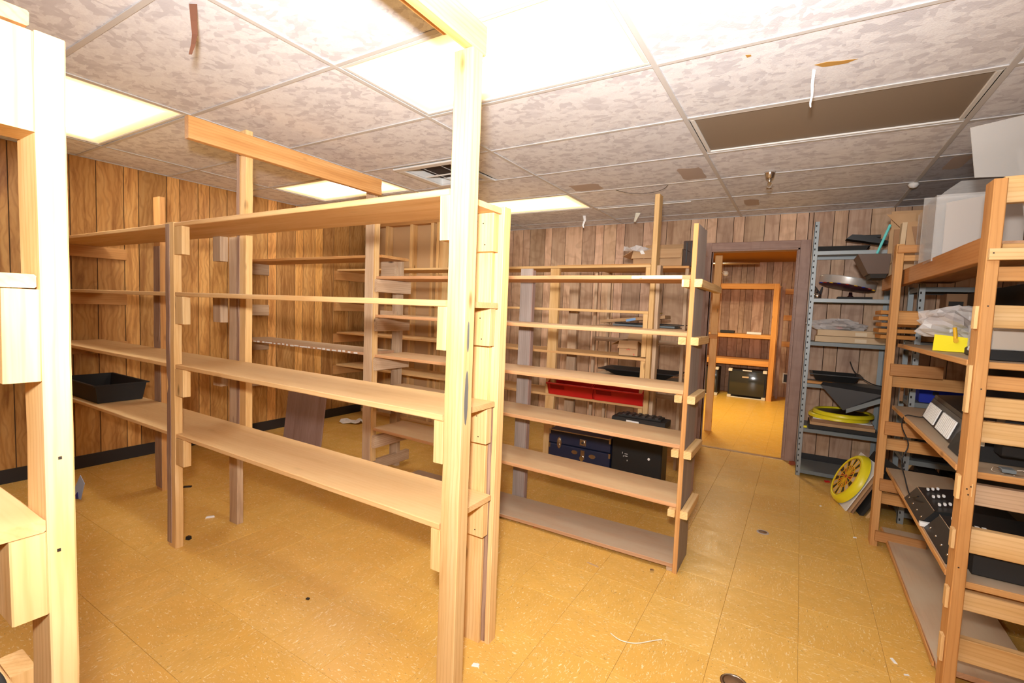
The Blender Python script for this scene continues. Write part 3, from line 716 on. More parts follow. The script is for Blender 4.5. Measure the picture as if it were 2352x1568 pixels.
bit('paper_scrap', 'white scrap on the floor near the lower right beside the right shelving', 1.0, 1.0, .035, .012, .003, PAPER, 1.9)
bit('paper_scrap', 'second small white scrap on the floor nearest the right shelving post', 1.03, .93, .02, .008, .003, PAPER, .4)
bit('plastic_bit', 'small red plastic bit under the front edge of the middle shelving', -.755, 1.20, .04, .02, .012, RED, .2)
bit('plastic_bit', 'small red plastic bit on the floor before the grey steel shelving', .865, 3.42, .04, .03, .012, RED, .5)
bit('wood_splinter', 'thin brown splinter on the open floor in front of the middle shelving', -.29, .98, .075, .006, .004, PINEG, -.15)
bit('broken_glass_bit', 'small clear bit under the right end of the middle shelving', -.005, 1.10, .022, .02, .012, CHROME, .4)
bit('white_chip', 'tiny white chip on the open floor left of the far right post', .97, 2.27, .02, .012, .004, PAPER, .2)
bit('white_chip', 'tiny white chip on the floor in the middle of the aisle near the dartboard', .8, 2.75, .014, .01, .004, PAPER, .2)
bit('red_tag', 'crumpled reddish tag at the foot of the right door casing', .60, 3.80, .05, .04, .03, mat('rust_red', (.4, .1, .05), .7), .6)
for nm, lab, x, y, r in (('floor_cap', 'dark oval floor cap in the aisle before the doorway', .466, 1.997, .032), ('floor_cap', 'metal ringed floor cap at the bottom edge of the picture', .462, .50, .045)):
    t = thing(nm, lab, 'floor cap', (x, y, 0))
    lathe('cap_ring', [(r*.8, .0005), (r*.8, .004), (r, .003), (r+.004, .0004)], BRASS if r > .04 else STAIN, t, (x, y, 0))
    lathe('cap_disc', [(0, .0022), (r*.8, .0022), (r*.8, .0004)], mat('cap_brown', (.22, .12, .06), .5), t, (x, y, 0))
st = tube('plastic_strand', [(-.02, .50, .003), (.03, .48, .004), (.09, .50, .003), (.15, .56, .004), (.175, .585, .003)], .0022, CREAM); tag(st, 'thin curved cream plastic strand on the open floor at bottom centre', 'strand')
# blue-white packet behind near-left post
pk = thing('paper_packet', 'blue and white paper packet showing beside the near left post', 'packet', (-3.42, -.26, 0))
prism('packet_face', [(0, 0), (.12, .0), (.10, .10), (.02, .14)], .003, mat('pale_blue_paper', (.45, .6, .9), .6), pk, (-3.48, -.26, .015), (1, .1, 0), (0, .3, 1))
prism('packet_flap', [(0, 0), (.07, .01), (.05, .05)], .003, BLUE, pk, (-3.425, -.27, .015), (1, .1, 0), (0, .1, 1))

# trunk
tk = thing('steamer_trunk', 'navy blue trunk with chrome latches standing behind the middle shelving', 'trunk', (-.98, 2.2, 0))
bx0, bx1, by0, by1 = -1.143, -.606, 2.0, 2.31
TW = 2.0
board('trunk_body', tk, bx0, bx1, TW, by1, .0, .262, NAVY, .006); board('trunk_lid', tk, bx0, bx1, TW, by1, .266, .378, NAVY, .008)
for x in (bx0, bx1-.014):
    for (z0, z1) in ((.0, .05), (.225, .262), (.34, .381)): board('corner_guard', tk, x-.001, x+.016, TW-.002, TW+.02, z0, z1, BRASS, .003)
board('edge_strip', tk, bx0+.0, bx1, TW-.002, TW+.001, .371, .379, BRASS); board('edge_strip', tk, bx0-.002, bx0+.004, TW-.002, by1, .004, .378, BRASS)
def plate(par, cx, cz, rx, rz, y, m=BRASS, name='latch_plate'):
    pl = [(rx*math.cos(a), rz*math.sin(a)) for a in [2*math.pi*q/18 for q in range(18)]]
    return prism(name, pl, .006, m, par, (cx, y, cz), (1, 0, 0), (0, 0, 1))
plate(tk, -1.045, .277, .020, .048, TW-.003); plate(tk, -1.045, .295, .012, .018, TW-.007, CHROME, 'latch_tongue')
plate(tk, -1.045, .252, .008, .018, TW-.007, CHROME, 'latch_tongue')
board('lock_plate', tk, -.862, -.808, TW-.006, TW, .288, .338, BRASS, .003); plate(tk, -.835, .313, .017, .017, TW-.009, CHROME, 'lock_ring'); plate(tk, -.835, .313, .008, .008, TW-.013, BLACK, 'keyhole')
plate(tk, -.905, .222, .026, .016, TW-.003); plate(tk, -.752, .214, .028, .017, TW-.003)
board('hasp', tk, -.852, -.818, TW-.008, TW, .178, .25, BRASS, .003); plate(tk, -.838, .186, .018, .022, TW-.010, CHROME, 'hasp_knob')
# black speaker case
sc = thing('equipment_case', 'tall black case with a ridged lid and white label beside the navy trunk', 'case', (-.40, 2.1, 0))
board('case_body', sc, -.590, -.205, 2.0, 2.17, .0, .50, BLACK, .008); board('case_lid', sc, -.600, -.195, 1.99, 2.18, .515, .56, BLACK2, .01); board('lid_step', sc, -.56, -.235, 2.02, 2.15, .56, .575, BLACK2, .01)
board('case_rim', sc, -.60, -.195, 1.992, 2.178, .50, .515, BLACK, .003)
for k in range(6): board('lid_rib', sc, -.53+k*.05, -.505+k*.05, 2.03, 2.14, .575, .583, DARKG, .002)
prism('white_label', [(0, 0), (.10, -.004), (.095, .018), (.0, .02)], .001, PAPER, sc, (-.485, 1.9885, .527), (1, 0, 0), (0, 0, 1))
for q in ((-.505, -.502, .283, .297), (-.497, -.493, .262, .270), (-.486, -.463, .283, .287), (-.486, -.463, .267, .271), (-.466, -.462, .232, .242)):
    joined('white_mark', [(q[0], q[1], 1.9985, 1.9995, q[2], q[3])], PAPER, sc)
plate(sc, -.300, .278, .009, .009, 1.999, PAPER, 'white_dot')

tk.location += Vector((-.02, .15, 0)); sc.location += Vector((-.022, .145, 0)); sc.scale = (1, 1, 1.02)
# red bins
def red_bin(x0, x1, label):
    t = thing('storage_bin', label, 'bin', ((x0+x1)/2, 2.4, .641), 'red stacking bins on the far shelving')
    y0, y1, z0, z1 = 2.285, 2.62, .642, .80; th = .004
    f0 = y0+.035; top_f = y0-.01
    mesh('bin_body', *(lambda A: (A, [(0, 1, 2, 3), (4, 5, 6, 7), (0, 4, 7, 3), (1, 2, 6, 5), (3, 7, 6, 2), (0, 1, 5, 4)][0:1]))( [(x0+.01, f0, z0), (x1-.01, f0, z0), (x1-.01, y1, z0), (x0+.01, y1, z0)] ), RED, t)
    prism('bin_front', [(0, 0), (x1-x0-.02, 0), (x1-x0, .105), (-.0, .105)], th, RED, t, (x0+.01, f0, z0), (1, 0, 0), (0, -.40, 1))
    board('front_lip', t, x0, x1, top_f-.016, top_f+.006, z0+.093, z0+.107, RED, .004)
    for x in (x0+.002, x1-.006):
        prism('bin_side', [(0, 0), (y1-f0, 0), (y1-f0, .16), (.08, .16), (-.04, .10)], th, RED, t, (x, f0, z0), (0, 1, 0), (0, 0, 1))
    board('bin_back', t, x0+.005, x1-.005, y1-.004, y1, z0, z1, RED)
    prism('label_holder', [(0, 0), (.13, 0), (.13, .045), (0, .045)], .002, REDD, t, (x0+.03, f0-.028, z0+.055), (1, 0, 0), (0, -.40, 1))
    joined('inner_floor', [(x0+.01, x1-.01, f0, y1, z0+.001, z0+.005)], REDD, t)
red_bin(-1.27, -.855, 'red plastic storage bin on the far shelving, left of the pair'); red_bin(-.85, -.435, 'red plastic storage bin on the far shelving, right of the pair beside the tall post')
def carton(label, x0, x1, y0, y1, z0, h, m=CARD, flaps=True, group=None, name='cardboard_box', cat='box'):
    t = thing(name, label, cat, ((x0+x1)/2, (y0+y1)/2, z0), group); th = .004
    joined('box_walls', [(x0, x1, y0, y0+th, z0, z0+h), (x0, x1, y1-th, y1, z0, z0+h), (x0, x0+th, y0+th, y1-th, z0, z0+h), (x1-th, x1, y0+th, y1-th, z0, z0+h), (x0, x1, y0, y1, z0, z0+th)], m, t)
    if flaps:
        w_ = (y1-y0)/2
        prism('box_flap', rect(x1-x0, w_*.7), .003, m, t, (x0, y0-.002, z0+h+.001), (1, 0, 0), (0, -.55, -.8))
        prism('box_flap', rect(x1-x0, w_*.9), .003, m, t, (x0, y1, z0+h+.001), (1, 0, 0), (0, .5, .5))
        prism('box_flap', rect(y1-y0, w_*.8), .003, m, t, (x0, y0, z0+h+.001), (0, 1, 0), (-.8, 0, -.45))
        prism('box_flap', rect(y1-y0, w_*.8), .003, m, t, (x1, y0, z0+h+.001), (0, 1, 0), (.85, 0, -.4))
    return t
c1 = carton('small open cardboard box with red print on the far shelving, left of the tall post', -.685, -.53, 2.41, 2.62, 1.021, .125)
text('red_print', 'SI', .05, REDP, c1, (-.607, 2.4092, 1.085), (math.pi/2, 0, 0)); text('red_print', 'B', .022, REDP, c1, (-.56, 2.4092, 1.035), (math.pi/2, 0, 0))
c2 = carton('big open cardboard box with spread flaps on the small rack behind the tall post', -.77, -.34, 2.93, 3.22, 1.799, .15)
crumple('plastic_wrap', 'crinkled clear plastic wrap spilling from the big open box', -.74, 2.93, .22, .16, FILM, .06, 'plastic wrap', 1.93)
prism('paper_label', rect(.03, .085), .001, PAPER, c2, (-.665, 2.90, 1.865), (.75, 0, .5), (-.35, -.05, .6))
dk = thing('dark_crate', 'dark brown crate on the small rack beside the big open carton', 'crate', (-.28, 3.05, 1.8))
board('crate_body', dk, -.332, -.235, 2.93, 3.2, 1.799, 2.015, mat('crate_dark', (.07, .045, .035), .7), .006)
for x in (-.31, -.27): board('crate_strap', dk, x, x+.012, 2.925, 2.93, 1.83, 2.0, DARKG)
# flats on rack 4
def slab(name, label, cat, p0, p1, wd, th, m, up=(0, 0, 1), group=None, par=None):
    o = plank(name, par, p0, p1, wd, th, m, up); 
    return tag(o, label, cat, group) if par is None else o
slab('grey_tray', 'flat grey tray at the bottom of the pile behind the tall post', 'tray', (-.92, 3.02, 1.262), (-.36, 3.02, 1.262), .24, .018, GREYS)
slab('flat_box', 'flat opened cardboard box tilted on the pile behind the tall post', 'box', (-1.05, 3.02, 1.285), (-.45, 3.02, 1.35), .22, .03, CARD)
slab('dark_sheet', 'thin dark panel between the flat box and grey tray', 'panel', (-.90, 2.99, 1.279), (-.28, 2.99, 1.283), .2, .008, BLACK2)
crumple('yellow_sheet', 'crumpled yellow sheet on top of the flat box behind the tall post', -.70, 3.02, .38, .14, YEL, .03, 'sheet', 1.365)
prism('blue_sticker', rect(.09, .022), .001, mat('sky_sticker', (.25, .45, .75), .5), bpy.data.objects['flat_box'], (-.80, 2.908, 1.298), (1, 0, .1), (0, 0, 1))
tray('plastic_tray', 'wide shallow black tray behind the red bins and tall post', 'tray', -1.03, -.33, 2.93, 3.25, .772, .07, BLACK, .12, .02)

# ---- metal shelving A contents
tray('plastic_tray', 'black tray on the top steel shelf, lying left', 'tray', .66, 1.02, 3.5, 3.8, MZ[0]+.002, .04, BLACK2, .015, .01)
br = thing('black_bracket', 'jagged black plastic moulding jutting beside the big carton at top right', 'moulding', (.95, 3.3, 2.05))
prism('moulding_body', [(0, 0), (.04, .035), (.10, .03), (.2, .005), (.29, -.03), (.28, -.055), (.2, -.04), (.08, -.015)], .12, BLACK, br, (.86, 3.55, 2.064), (1, 0, 0), (0, 0, 1))
board('moulding_rib', br, .96, 1.10, 3.56, 3.60, 2.075, 2.10, BLACK, .004)
tb = plank('teal_bar', None, (.99, 2.62, 1.835), (1.045, 2.60, 2.02), .014, .014, TEAL); tag(tb, 'thin teal plastic bar leaning against the big carton', 'bar')
# silver round
sd = thing('steel_disc_lid', 'round silver rimmed lid tilted on the second steel shelf', 'lid', (.92, 3.68, MZ[1]))
R_ = .205
ro = (math.radians(-3), math.radians(10), 0)
lathe('lid_rim', [(0, .06), (R_-.01, .062), (R_+.008, .06), (R_+.004, .05), (R_+.004, .0), (R_, -.006), (R_-.006, -.004)], mat('brushed_steel', (.62, .62, .61), .35, metal=.5), sd, (.90, 3.66, MZ[1]+.115), ro, 40)
lathe('lid_base', [(R_, -.004), (R_-.03, -.016), (R_*.5, -.022), (0, -.022)], mat('lid_print', (.10, .03, .05), .4), sd, (.90, 3.66, MZ[1]+.115), ro, 40)
for k in range(9):
    a = math.radians(200+k*17)
    d_ = Vector(((R_-.0)*math.cos(a), (R_)*math.sin(a), -.008)); d_.rotate(Euler(ro))
    lathe('rim_dot', [(0, .004), (.014, .002), (.014, -.002), (0, -.004)], [BLUE, FRED, YELD][k % 3], sd, Vector((.90, 3.66, MZ[1]+.115))+d_, ro, 8)
lathe('support_foot', [(.0, 0), (.03, 0), (.028, .02), (.015, .03), (.012, .06), (0, .06)], CHROME, sd, (.93, 3.60, MZ[1]+.002))
board('lid_stand', sd, .84, 1.08, 3.55, 3.75, MZ[1]+.002, MZ[1]+.022, BLACK2, .004)
cl = thing('chrome_fitting', 'tangle of small chrome fittings on the second steel shelf by the left upright', 'fitting', (.69, 3.52, MZ[1]))
for k in range(6):
    p = [(.655+random.uniform(0, .07), 3.5+random.uniform(0, .1), MZ[1]+.008+random.uniform(0, .10)) for _ in range(4)]
    tube('wire_loop', p, .005, CHROME if k % 2 else DARKG, cl)
lathe('round_knob', [(0, .0), (.025, .004), (.03, .02), (.02, .04), (0, .045)], CHROME, cl, (.69, 3.50, MZ[1]+.003))
# flat boxes
for k, (dx) in enumerate((0, .012)):
    b_ = thing('flat_box', ['lower long flat cardboard carton on the third steel shelf', 'upper long flat cardboard carton on the third steel shelf, under the plastic bag'][k], 'box', (.94, 3.65, MZ[2]+.05*k))
    board('box_body', b_, .70+dx, 1.185, 3.5, 3.8, MZ[2]+.002+.055*k, MZ[2]+.054+.055*k, BUFF, .003)
    board('box_tape', b_, .98, 1.06, 3.4985, 3.5, MZ[2]+.010+.055*k, MZ[2]+.04+.055*k, mat('tape', (.72, .6, .42), .4) if k == 0 else bpy.data.materials['tape'])
def bag(name, label, c, rx, ry, rz, m, n=14, rough=.25, cat='bag', seed=1):
    rnd = random.Random(seed); vs, fs = [], []
    for i in range(n+1):
        ph = math.pi*i/n
        for j in range(n*2):
            th = math.pi*j/n
            r = 1+rough*(math.sin(3*th+seed+2*ph)*.4+math.sin(7*th-3*ph+seed)*.3+rnd.uniform(-.3, .3))
            z = math.cos(ph)*rz*r
            vs.append((rx*math.sin(ph)*math.cos(th)*r, ry*math.sin(ph)*math.sin(th)*r, max(z, -rz*.8)))
    for i in range(n):
        for j in range(n*2):
            a = i*n*2+j; b = i*n*2+(j+1) % (n*2); fs.append((a, b, b+n*2, a+n*2))
    return tag(mesh(name, vs, fs, m, loc=c, smooth=False), label, cat)
bag('plastic_bag', 'clear plastic bag of small parts on the flat cartons of the steel shelving', (.86, 3.62, MZ[2]+.112+.03), .20, .08, .055, FILM, rough=.35, seed=3)
slab('red_object', 'small pink-red object inside the clear bag on the flat cartons', 'part', (.85, 3.58, MZ[2]+.128), (.89, 3.58, MZ[2]+.128), .02, .02, RED)
slab('dark_part', 'dark metal part inside the clear bag on the flat cartons', 'part', (.78, 3.64, MZ[2]+.13), (.98, 3.65, MZ[2]+.128), .05, .03, BLACK2)
# black trays on 4th
tray('plastic_tray', 'curved black tray on the fourth steel shelf', 'tray', .70, 1.04, 3.50, 3.8, MZ[3]+.03, .06, BLACK, .03, .02)
hop = thing('grey_hopper', 'dark grey plastic hopper hanging over the fourth steel shelf edge', 'hopper', (1.0, 3.4, .8))
hexa('hopper_body', [(.93, 3.36, .64), (1.07, 3.40, .64), (1.07, 3.46, .66), (.95, 3.44, .66), (.76, 3.38, .83), (1.18, 3.33, .80), (1.19, 3.44, .83), (.78, 3.46, .85)], DARKG, hop)
hexa('hopper_lip', [(.95, 3.345, .62), (1.17, 3.30, .74), (1.17, 3.32, .74), (.96, 3.36, .62), (.95, 3.345, .655), (1.18, 3.30, .785), (1.18, 3.32, .785), (.95, 3.36, .655)], GREYS, hop)
slab('wood_offcut', 'pale wood offcut under the curved black tray', 'offcut', (.66, 3.52, MZ[3]+.012), (.85, 3.52, MZ[3]+.012), .08, .02, PINEO)
tube_c = tube('thin_cable', [(.98, 3.75, 1.02), (1.02, 3.7, .93), (1.12, 3.6, .86), (1.2, 3.5, .85)], .004, BLACK2); tag(tube_c, 'thin dark cable curving down behind the trays on the steel shelving', 'cable')
# yellow framed boards stack on 5th
def ring_board(par, c, r, th, m=YEL, face=BLACK, rot=None):
    lathe('yellow_rim', [(r*.86, 0), (r*.86, th), (r*.88, th+.004), (r*.96, th+.004), (r, th*.6), (r, 0)], m, par, c, rot, 40)
    lathe('black_face', [(0, th*.6), (r*.86, th*.6)], face, par, c, rot, 40)
z = MZ[4]+.002
for k, (m, t_, lab) in enumerate(((BLACK2, .035, 'black sheet'), (CARD, .026, 'cardboard sheet'), (CARDD, .026, 'brown sheet'), (PAPER, .008, 'white sheet'))):
    slab(['black_sheet', 'cardboard_sheet', 'brown_sheet', 'white_sheet'][k], ['black panel at the bottom of the pile on the fifth steel shelf', 'cardboard sheet in the pile under the yellow rings', 'brown panel in the pile under the yellow rings', 'white sheet just under the yellow rings'][k], 'sheet', (.70+.01*k, 3.67, z+t_/2), (1.18-.01*k, 3.67, z+t_/2), .36, t_, m); z += t_+.001
for k in range(2):
    yr = thing('yellow_ring_board', ['lower yellow rimmed dartboard frame on the steel shelf', 'upper yellow rimmed dartboard frame on the steel shelf, under the hopper'][k], 'dartboard', (.93, 3.66, z))
    ring_board(yr, (.92+.03*k, 3.66, z), .225, .026); z += .032
slab('yellow_tip', 'small yellow tipped black tool on the fifth steel shelf', 'tool', (.66, 3.49, MZ[4]+.012), (.69, 3.49, MZ[4]+.012), .018, .018, YEL)
# leaning dartboard
e1 = Vector((.20, -.98, 0)).normalized(); nh = Vector((-e1.y*-1, 0, 0)); outw = Vector((-.98, -.20, 0)).normalized()
th_ = math.radians(27); e2 = (Vector((0, 0, 1))*math.cos(th_)-outw*math.sin(th_)).normalized(); nn = e1.cross(e2).normalized()
if nn.dot(outw) < 0: nn = -nn
O = Vector((.868, 3.13, .004))
def lean(name, label, cat, off, w_, h_, t_, m, s0=0):
    p = O-nn*off+e1*s0
    q = prism(name, rect(w_, h_), t_, m, None, p, e1, e2); return tag(q, label, cat)
lean('white_board', 'square white backing board right behind the leaning dartboard', 'board', .012, .38, .40, .006, PAPER)
lean('plywood_sheet', 'thin wood panel behind the white backing board', 'panel', .026, .40, .38, .010, CARD)
lean('plywood_sheet', 'second thin brown panel behind the leaning dartboard', 'panel', .040, .41, .38, .010, CARDD)
lean('black_board', 'black board leaning behind the dartboard by the far right post', 'board', .085, .43, .46, .02, BLACK2)
o = plank('timber_stick', None, O-nn*.115+e1*.45+Vector((0, 0, .012)), O-nn*.115+e1*.45+e2*.52, .018, .018, PINE); tag(o, 'thin pale batten leaning behind the black board', 'batten')
db = thing('dartboard', 'round yellow rimmed dartboard leaning at the foot of the right shelving', 'dartboard', O)
Rm = Matrix((e1, e2, e1.cross(e2))).transposed(); rotd = Rm.to_euler()
sgn = 1 if e1.cross(e2).dot(nn) > 0 else -1
cen = O+e1*.185+e2*.20+nn*.0
lathe('yellow_rim', [(.158, .030*sgn), (.160, .046*sgn), (.168, .048*sgn), (.186, .040*sgn), (.200, .018*sgn), (.204, .0)], YEL, db, cen, rotd, 48)
lathe('board_back', [(0, .034*sgn), (.160, .034*sgn)], BLACK, db, cen, rotd, 40)
for k in range(20):
    a0, a1 = 2*math.pi*(k+.06)/20, 2*math.pi*(k+.94)/20
    for (ra, rb, alt) in ((.022, .092, 0), (.096, .152, 1)):
        m_ = [FRED, BLACK, BUFF, BLACK2][(k*1+alt*2) % 4] if k % 2 else [FRED, BUFF][alt]
        pl = [(ra*math.cos(a0), ra*math.sin(a0)), (rb*math.cos(a0), rb*math.sin(a0)), (rb*math.cos(a1), rb*math.sin(a1)), (ra*math.cos(a1), ra*math.sin(a1))]
        prism('dart_segment', pl, .006, m_, db, cen+nn*.038, e1, e2)
wire = []
wp_, wf_ = [], []
for k in range(20):
    a = 2*math.pi*k/20; d_ = Vector((math.cos(a), math.sin(a), 0)); n_ = Vector((-math.sin(a), math.cos(a), 0))
    i = len(wp_)
    for (r, s_) in ((.012, -1), (.012, 1), (.150, 1), (.150, -1)):
        for h in (.041, .045): wp_.append(tuple(d_*r+n_*s_*.0022+Vector((0, 0, h*sgn))))
    wf_ += [(i, i+2, i+4, i+6), (i+1, i+7, i+5, i+3), (i, i+1, i+3, i+2), (i+4, i+5, i+7, i+6), (i+2, i+3, i+5, i+4), (i+6, i+7, i+1, i)]
o = mesh('wire_spider', wp_, wf_, YELD, db, loc=cen, rot=rotd)
for r in (.094, .153): lathe('wire_ring', [(r-.002, .041*sgn), (r+.002, .041*sgn), (r+.002, .045*sgn), (r-.002, .045*sgn)], YELD, db, cen, rotd, 40)
lathe('bull', [(0, .047*sgn), (.014, .046*sgn), (.016, .038*sgn)], FRED, db, cen, rotd, 16)

# ---- metal shelving B contents and neighbours
for k in range(5):
    b_ = plank('timber_offcut', None, (1.05+random.uniform(-.01, .01), 2.86, 1.277+.042*k), (1.245+.0*k, 2.86, 1.277+.042*k), .3, .026, ORNG)
    tag(b_, ['lowest', 'second lowest', 'middle', 'second highest', 'topmost'][k]+' orange-brown slat of the stack left of the far right post', 'slat', 'orange-brown slats beside the far right post')
tg = thing('toolbox', 'orange box with a blue printed patch on the steel shelf behind the far post', 'box', (1.17, 3.3, 1.25))
board('box_body', tg, 1.30, 1.39, 2.90, 3.05, 1.253, 1.40, ORNG, .004); board('blue_patch', tg, 1.315, 1.38, 2.895, 2.9, 1.31, 1.37, NAVY)
pb = thing('printed_box', 'brown box with black printing on the steel shelf behind the right shelving', 'box', (1.40, 2.95, 1.25))
board('box_body', pb, 1.40, 1.505, 2.80, 2.98, 1.253, 1.58, CARDD, .004); board('print_band', pb, 1.412, 1.485, 2.797, 2.80, 1.50, 1.53, BLACK2)
for k, s_ in enumerate(('OF THE', 'STREET')): text('box_print', s_, .022, BLACK2, pb, (1.447, 2.7968, 1.475-.055*k), (math.pi/2, 0, 0))
carton('tall plain brown carton on the steel shelf, right of the printed box', 1.535, 1.64, 2.76, 2.98, 1.253, .34, CARDD, False)
bl = thing('blue_machine', 'bright blue plastic casing on the lower steel shelf behind the keyboard', 'casing', (1.38, 2.85, .85))
board('casing_body', bl, 1.30, 1.53, 2.76, 3.0, .848, .945, BLUE, .006); board('casing_recess', bl, 1.37, 1.40, 2.757, 2.76, .90, .925, NAVY); lathe('round_button', [(0, .006), (.012, .004), (.014, 0)], CHROME, bl, (1.455, 2.758, .90), (math.pi/2, 0, 0), 14)
dm = thing('cardboard_diamond', 'diamond shaped piece of brown card standing behind the far right post', 'card', (1.19, 2.78, .90))
prism('card_sheet', [(0, -.09), (.045, .0), (0, .09), (-.045, 0)], .004, ORNG, dm, (1.20, 2.70, 1.01), (1, 0, 0), (0, 0, 1)); board('card_prop', dm, 1.19, 1.21, 2.703, 2.712, .848, .96, CARDD)
for k, (x0, x1, z0, h) in enumerate(((1.30, 1.50, .455, .28), (1.53, 1.72, .455, .26), (1.36, 1.48, .085, .26), (1.5, 1.72, .085, .3))):
    b_ = board('dark_crate', None, x0, x1, 2.78, 3.05, z0, z0+h, BLACK2, .006); tag(b_, ['dark crate on the lower steel shelf behind the far right post, left one', 'dark crate on the lower steel shelf behind the far post, right one', 'dark crate on the bottom steel shelf at right, left one', 'dark crate on the bottom steel shelf at right, right one'][k], 'crate')
cb0 = thing('shade_block', 'added black block standing in for shade behind the right shelving at the right edge', 'shade block', (1.9, 1.9, 0))  # added black block, darkens the unlit space behind the right shelves
board('shade_block_body', cb0, 1.56, 2.3, 1.25, 2.6, .05, 1.60, BLACK2, .006); board('shade_block_base', cb0, 1.58, 2.28, 1.27, 2.58, 0, .05, BLACK); board('shade_block_front', cb0, 1.57, 2.29, 1.235, 1.25, .07, 1.58, BLACK, .003)
# big carton at top right, resting on the far end of the top shelf
bc = thing('cardboard_box', 'large tilted open cardboard box at the top right beside the steel shelving', 'box', (1.2, 2.75, 1.68))
prism('box_flap', [(0, 0), (.13, .05), (.17, .27), (.09, .36), (.25, .36), (.25, .18), (.12, .0)], .004, CARD, bc, (.95, 2.80, 1.76), (1, -.1, 0), (0, 0, 1))
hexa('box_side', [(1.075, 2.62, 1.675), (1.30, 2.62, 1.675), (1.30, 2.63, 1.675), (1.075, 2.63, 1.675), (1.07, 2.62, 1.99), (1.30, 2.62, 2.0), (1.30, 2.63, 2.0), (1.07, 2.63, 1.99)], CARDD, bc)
hexa('box_panel', [(1.09, 2.54, 1.675), (1.115, 2.54, 1.675), (1.115, 2.62, 1.675), (1.09, 2.62, 1.675), (1.10, 2.54, 2.02), (1.125, 2.54, 2.02), (1.125, 2.62, 2.02), (1.10, 2.62, 2.02)], BUFF, bc)
hexa('box_front', [(1.125, 2.54, 1.675), (1.30, 2.54, 1.675), (1.30, 2.546, 1.675), (1.125, 2.546, 1.675), (1.125, 2.54, 2.02), (1.30, 2.54, 2.03), (1.30, 2.546, 2.03), (1.125, 2.546, 2.02)], CARD, bc)
prism('tape_flap', [(0, .13), (.03, 0), (.12, .02), (.12, .13)], .003, CARDD, bc, (1.145, 2.53, 1.86), (1, 0, 0), (0, 0, 1))
hexa('box_back', [(1.075, 2.90, 1.675), (1.30, 2.90, 1.675), (1.30, 2.906, 1.675), (1.075, 2.906, 1.675), (1.08, 2.90, 2.16), (1.32, 2.90, 2.16), (1.32, 2.906, 2.16), (1.08, 2.906, 2.16)], CARD, bc)
dt = thing('dark_bin', 'dark brown open bin under the tilted carton, left of the far right post', 'bin', (1.0, 2.7, 1.68))
hexa('bin_body', [(.95, 2.62, 1.70), (1.06, 2.62, 1.70), (1.06, 2.9, 1.70), (.95, 2.9, 1.70), (.885, 2.60, 1.83), (1.065, 2.60, 1.83), (1.065, 2.95, 1.83), (.885, 2.95, 1.83)], mat('brown_plastic', (.10, .06, .04), .5), dt)
hexa('bin_base', [(.97, 2.64, 1.673), (1.05, 2.64, 1.673), (1.05, 2.88, 1.673), (.97, 2.88, 1.673), (.96, 2.63, 1.70), (1.055, 2.63, 1.70), (1.055, 2.89, 1.70), (.96, 2.89, 1.70)], BLACK2, dt)
# clear boxes
ac = thing('clear_box', 'large clear acrylic box with a white sheet inside on the right shelving top', 'box', (1.25, 1.8, 1.68))
ax0, ax1, ay0, ay1, az0, az1 = 1.10, 1.40, 1.62, 1.92, 1.676, 1.99
for q in ((ax0, ax1, ay0, ay0+.003, az0, az1), (ax0, ax0+.003, ay0, ay1, az0, az1), (ax0, ax1, ay1-.003, ay1, az0, az1+.05), (ax0, ax1, ay0, ay1, az0, az0+.003)):
    board('acrylic_pane', ac, *q, CLEAR, .0008)
prism('white_sheet', [(0, 0), (.27, .0), (.27, .315), (0, .27)], .0015, mat('frosted_sheet', (.55, .50, .46), .5, Alpha=.8), ac, (1.135, 1.60, 1.678), (1, 0, 0), (0, .02, 1))
ac2 = thing('clear_box', 'clear acrylic cover with a cut corner, just behind the frosted sheet', 'box', (1.25, 2.1, 1.68))
prism('acrylic_pane', [(0, 0), (.30, 0), (.30, .45), (.12, .45), (.06, .40), (0, .33)], .004, CLEAR, ac2, (1.13, 1.97, 1.676), (1, 0, 0), (0, 0, 1))
prism('acrylic_pane', rect(.25, .33), .004, CLEAR, ac2, (1.13, 1.97, 1.676), (0, 1, 0), (0, 0, 1))
sh = thing('acrylic_sheet', 'scuffed clear acrylic sheet leaning over the near right post', 'sheet', (1.15, 1.0, 1.68))
prism('sheet_pane', [(0, .02), (.30, 0), (.36, .26), (-.03, .20)], .004, mat('scuffed_acrylic', (.5, .48, .45), .4, Alpha=.45), sh, (1.10, 1.02, 1.90), (1, .0, 0), (0, -.1, 1))
prism('sheet_leg', [(0, 0), (.012, 0), (.012, .34), (0, .34)], .006, CLEAR, sh, (1.26, 1.03, 1.676), (1, 0, 0), (-.15, 0, 1))
# middle shelf items
yb = thing('yellow_bin', 'bright yellow plastic bin on the right shelving upper shelf', 'bin', (1.22, 1.6, 1.246))
hexa('bin_front', [(1.135, 1.60, 1.247), (1.26, 1.54, 1.247), (1.26, 1.545, 1.247), (1.135, 1.605, 1.247), (1.138, 1.60, 1.325), (1.245, 1.54, 1.315), (1.245, 1.545, 1.315), (1.138, 1.605, 1.325)], YEL, yb)
hexa('bin_body', [(1.14, 1.61, 1.247), (1.26, 1.55, 1.247), (1.34, 1.75, 1.247), (1.20, 1.80, 1.247), (1.14, 1.61, 1.318), (1.25, 1.55, 1.305), (1.33, 1.75, 1.31), (1.20, 1.80, 1.32)], YEL, yb)
tube('latch_tab', [(1.20, 1.565, 1.36), (1.203, 1.560, 1.335), (1.205, 1.555, 1.305)], .008, YELD, yb); plate(yb, 1.205, 1.30, .009, .011, 1.548, YELD, 'latch_knob')
bag('plastic_bag', 'crinkled clear plastic bag lying over the yellow bin', (1.25, 1.78, 1.372), .155, .11, .078, FILM, rough=.4, seed=5)
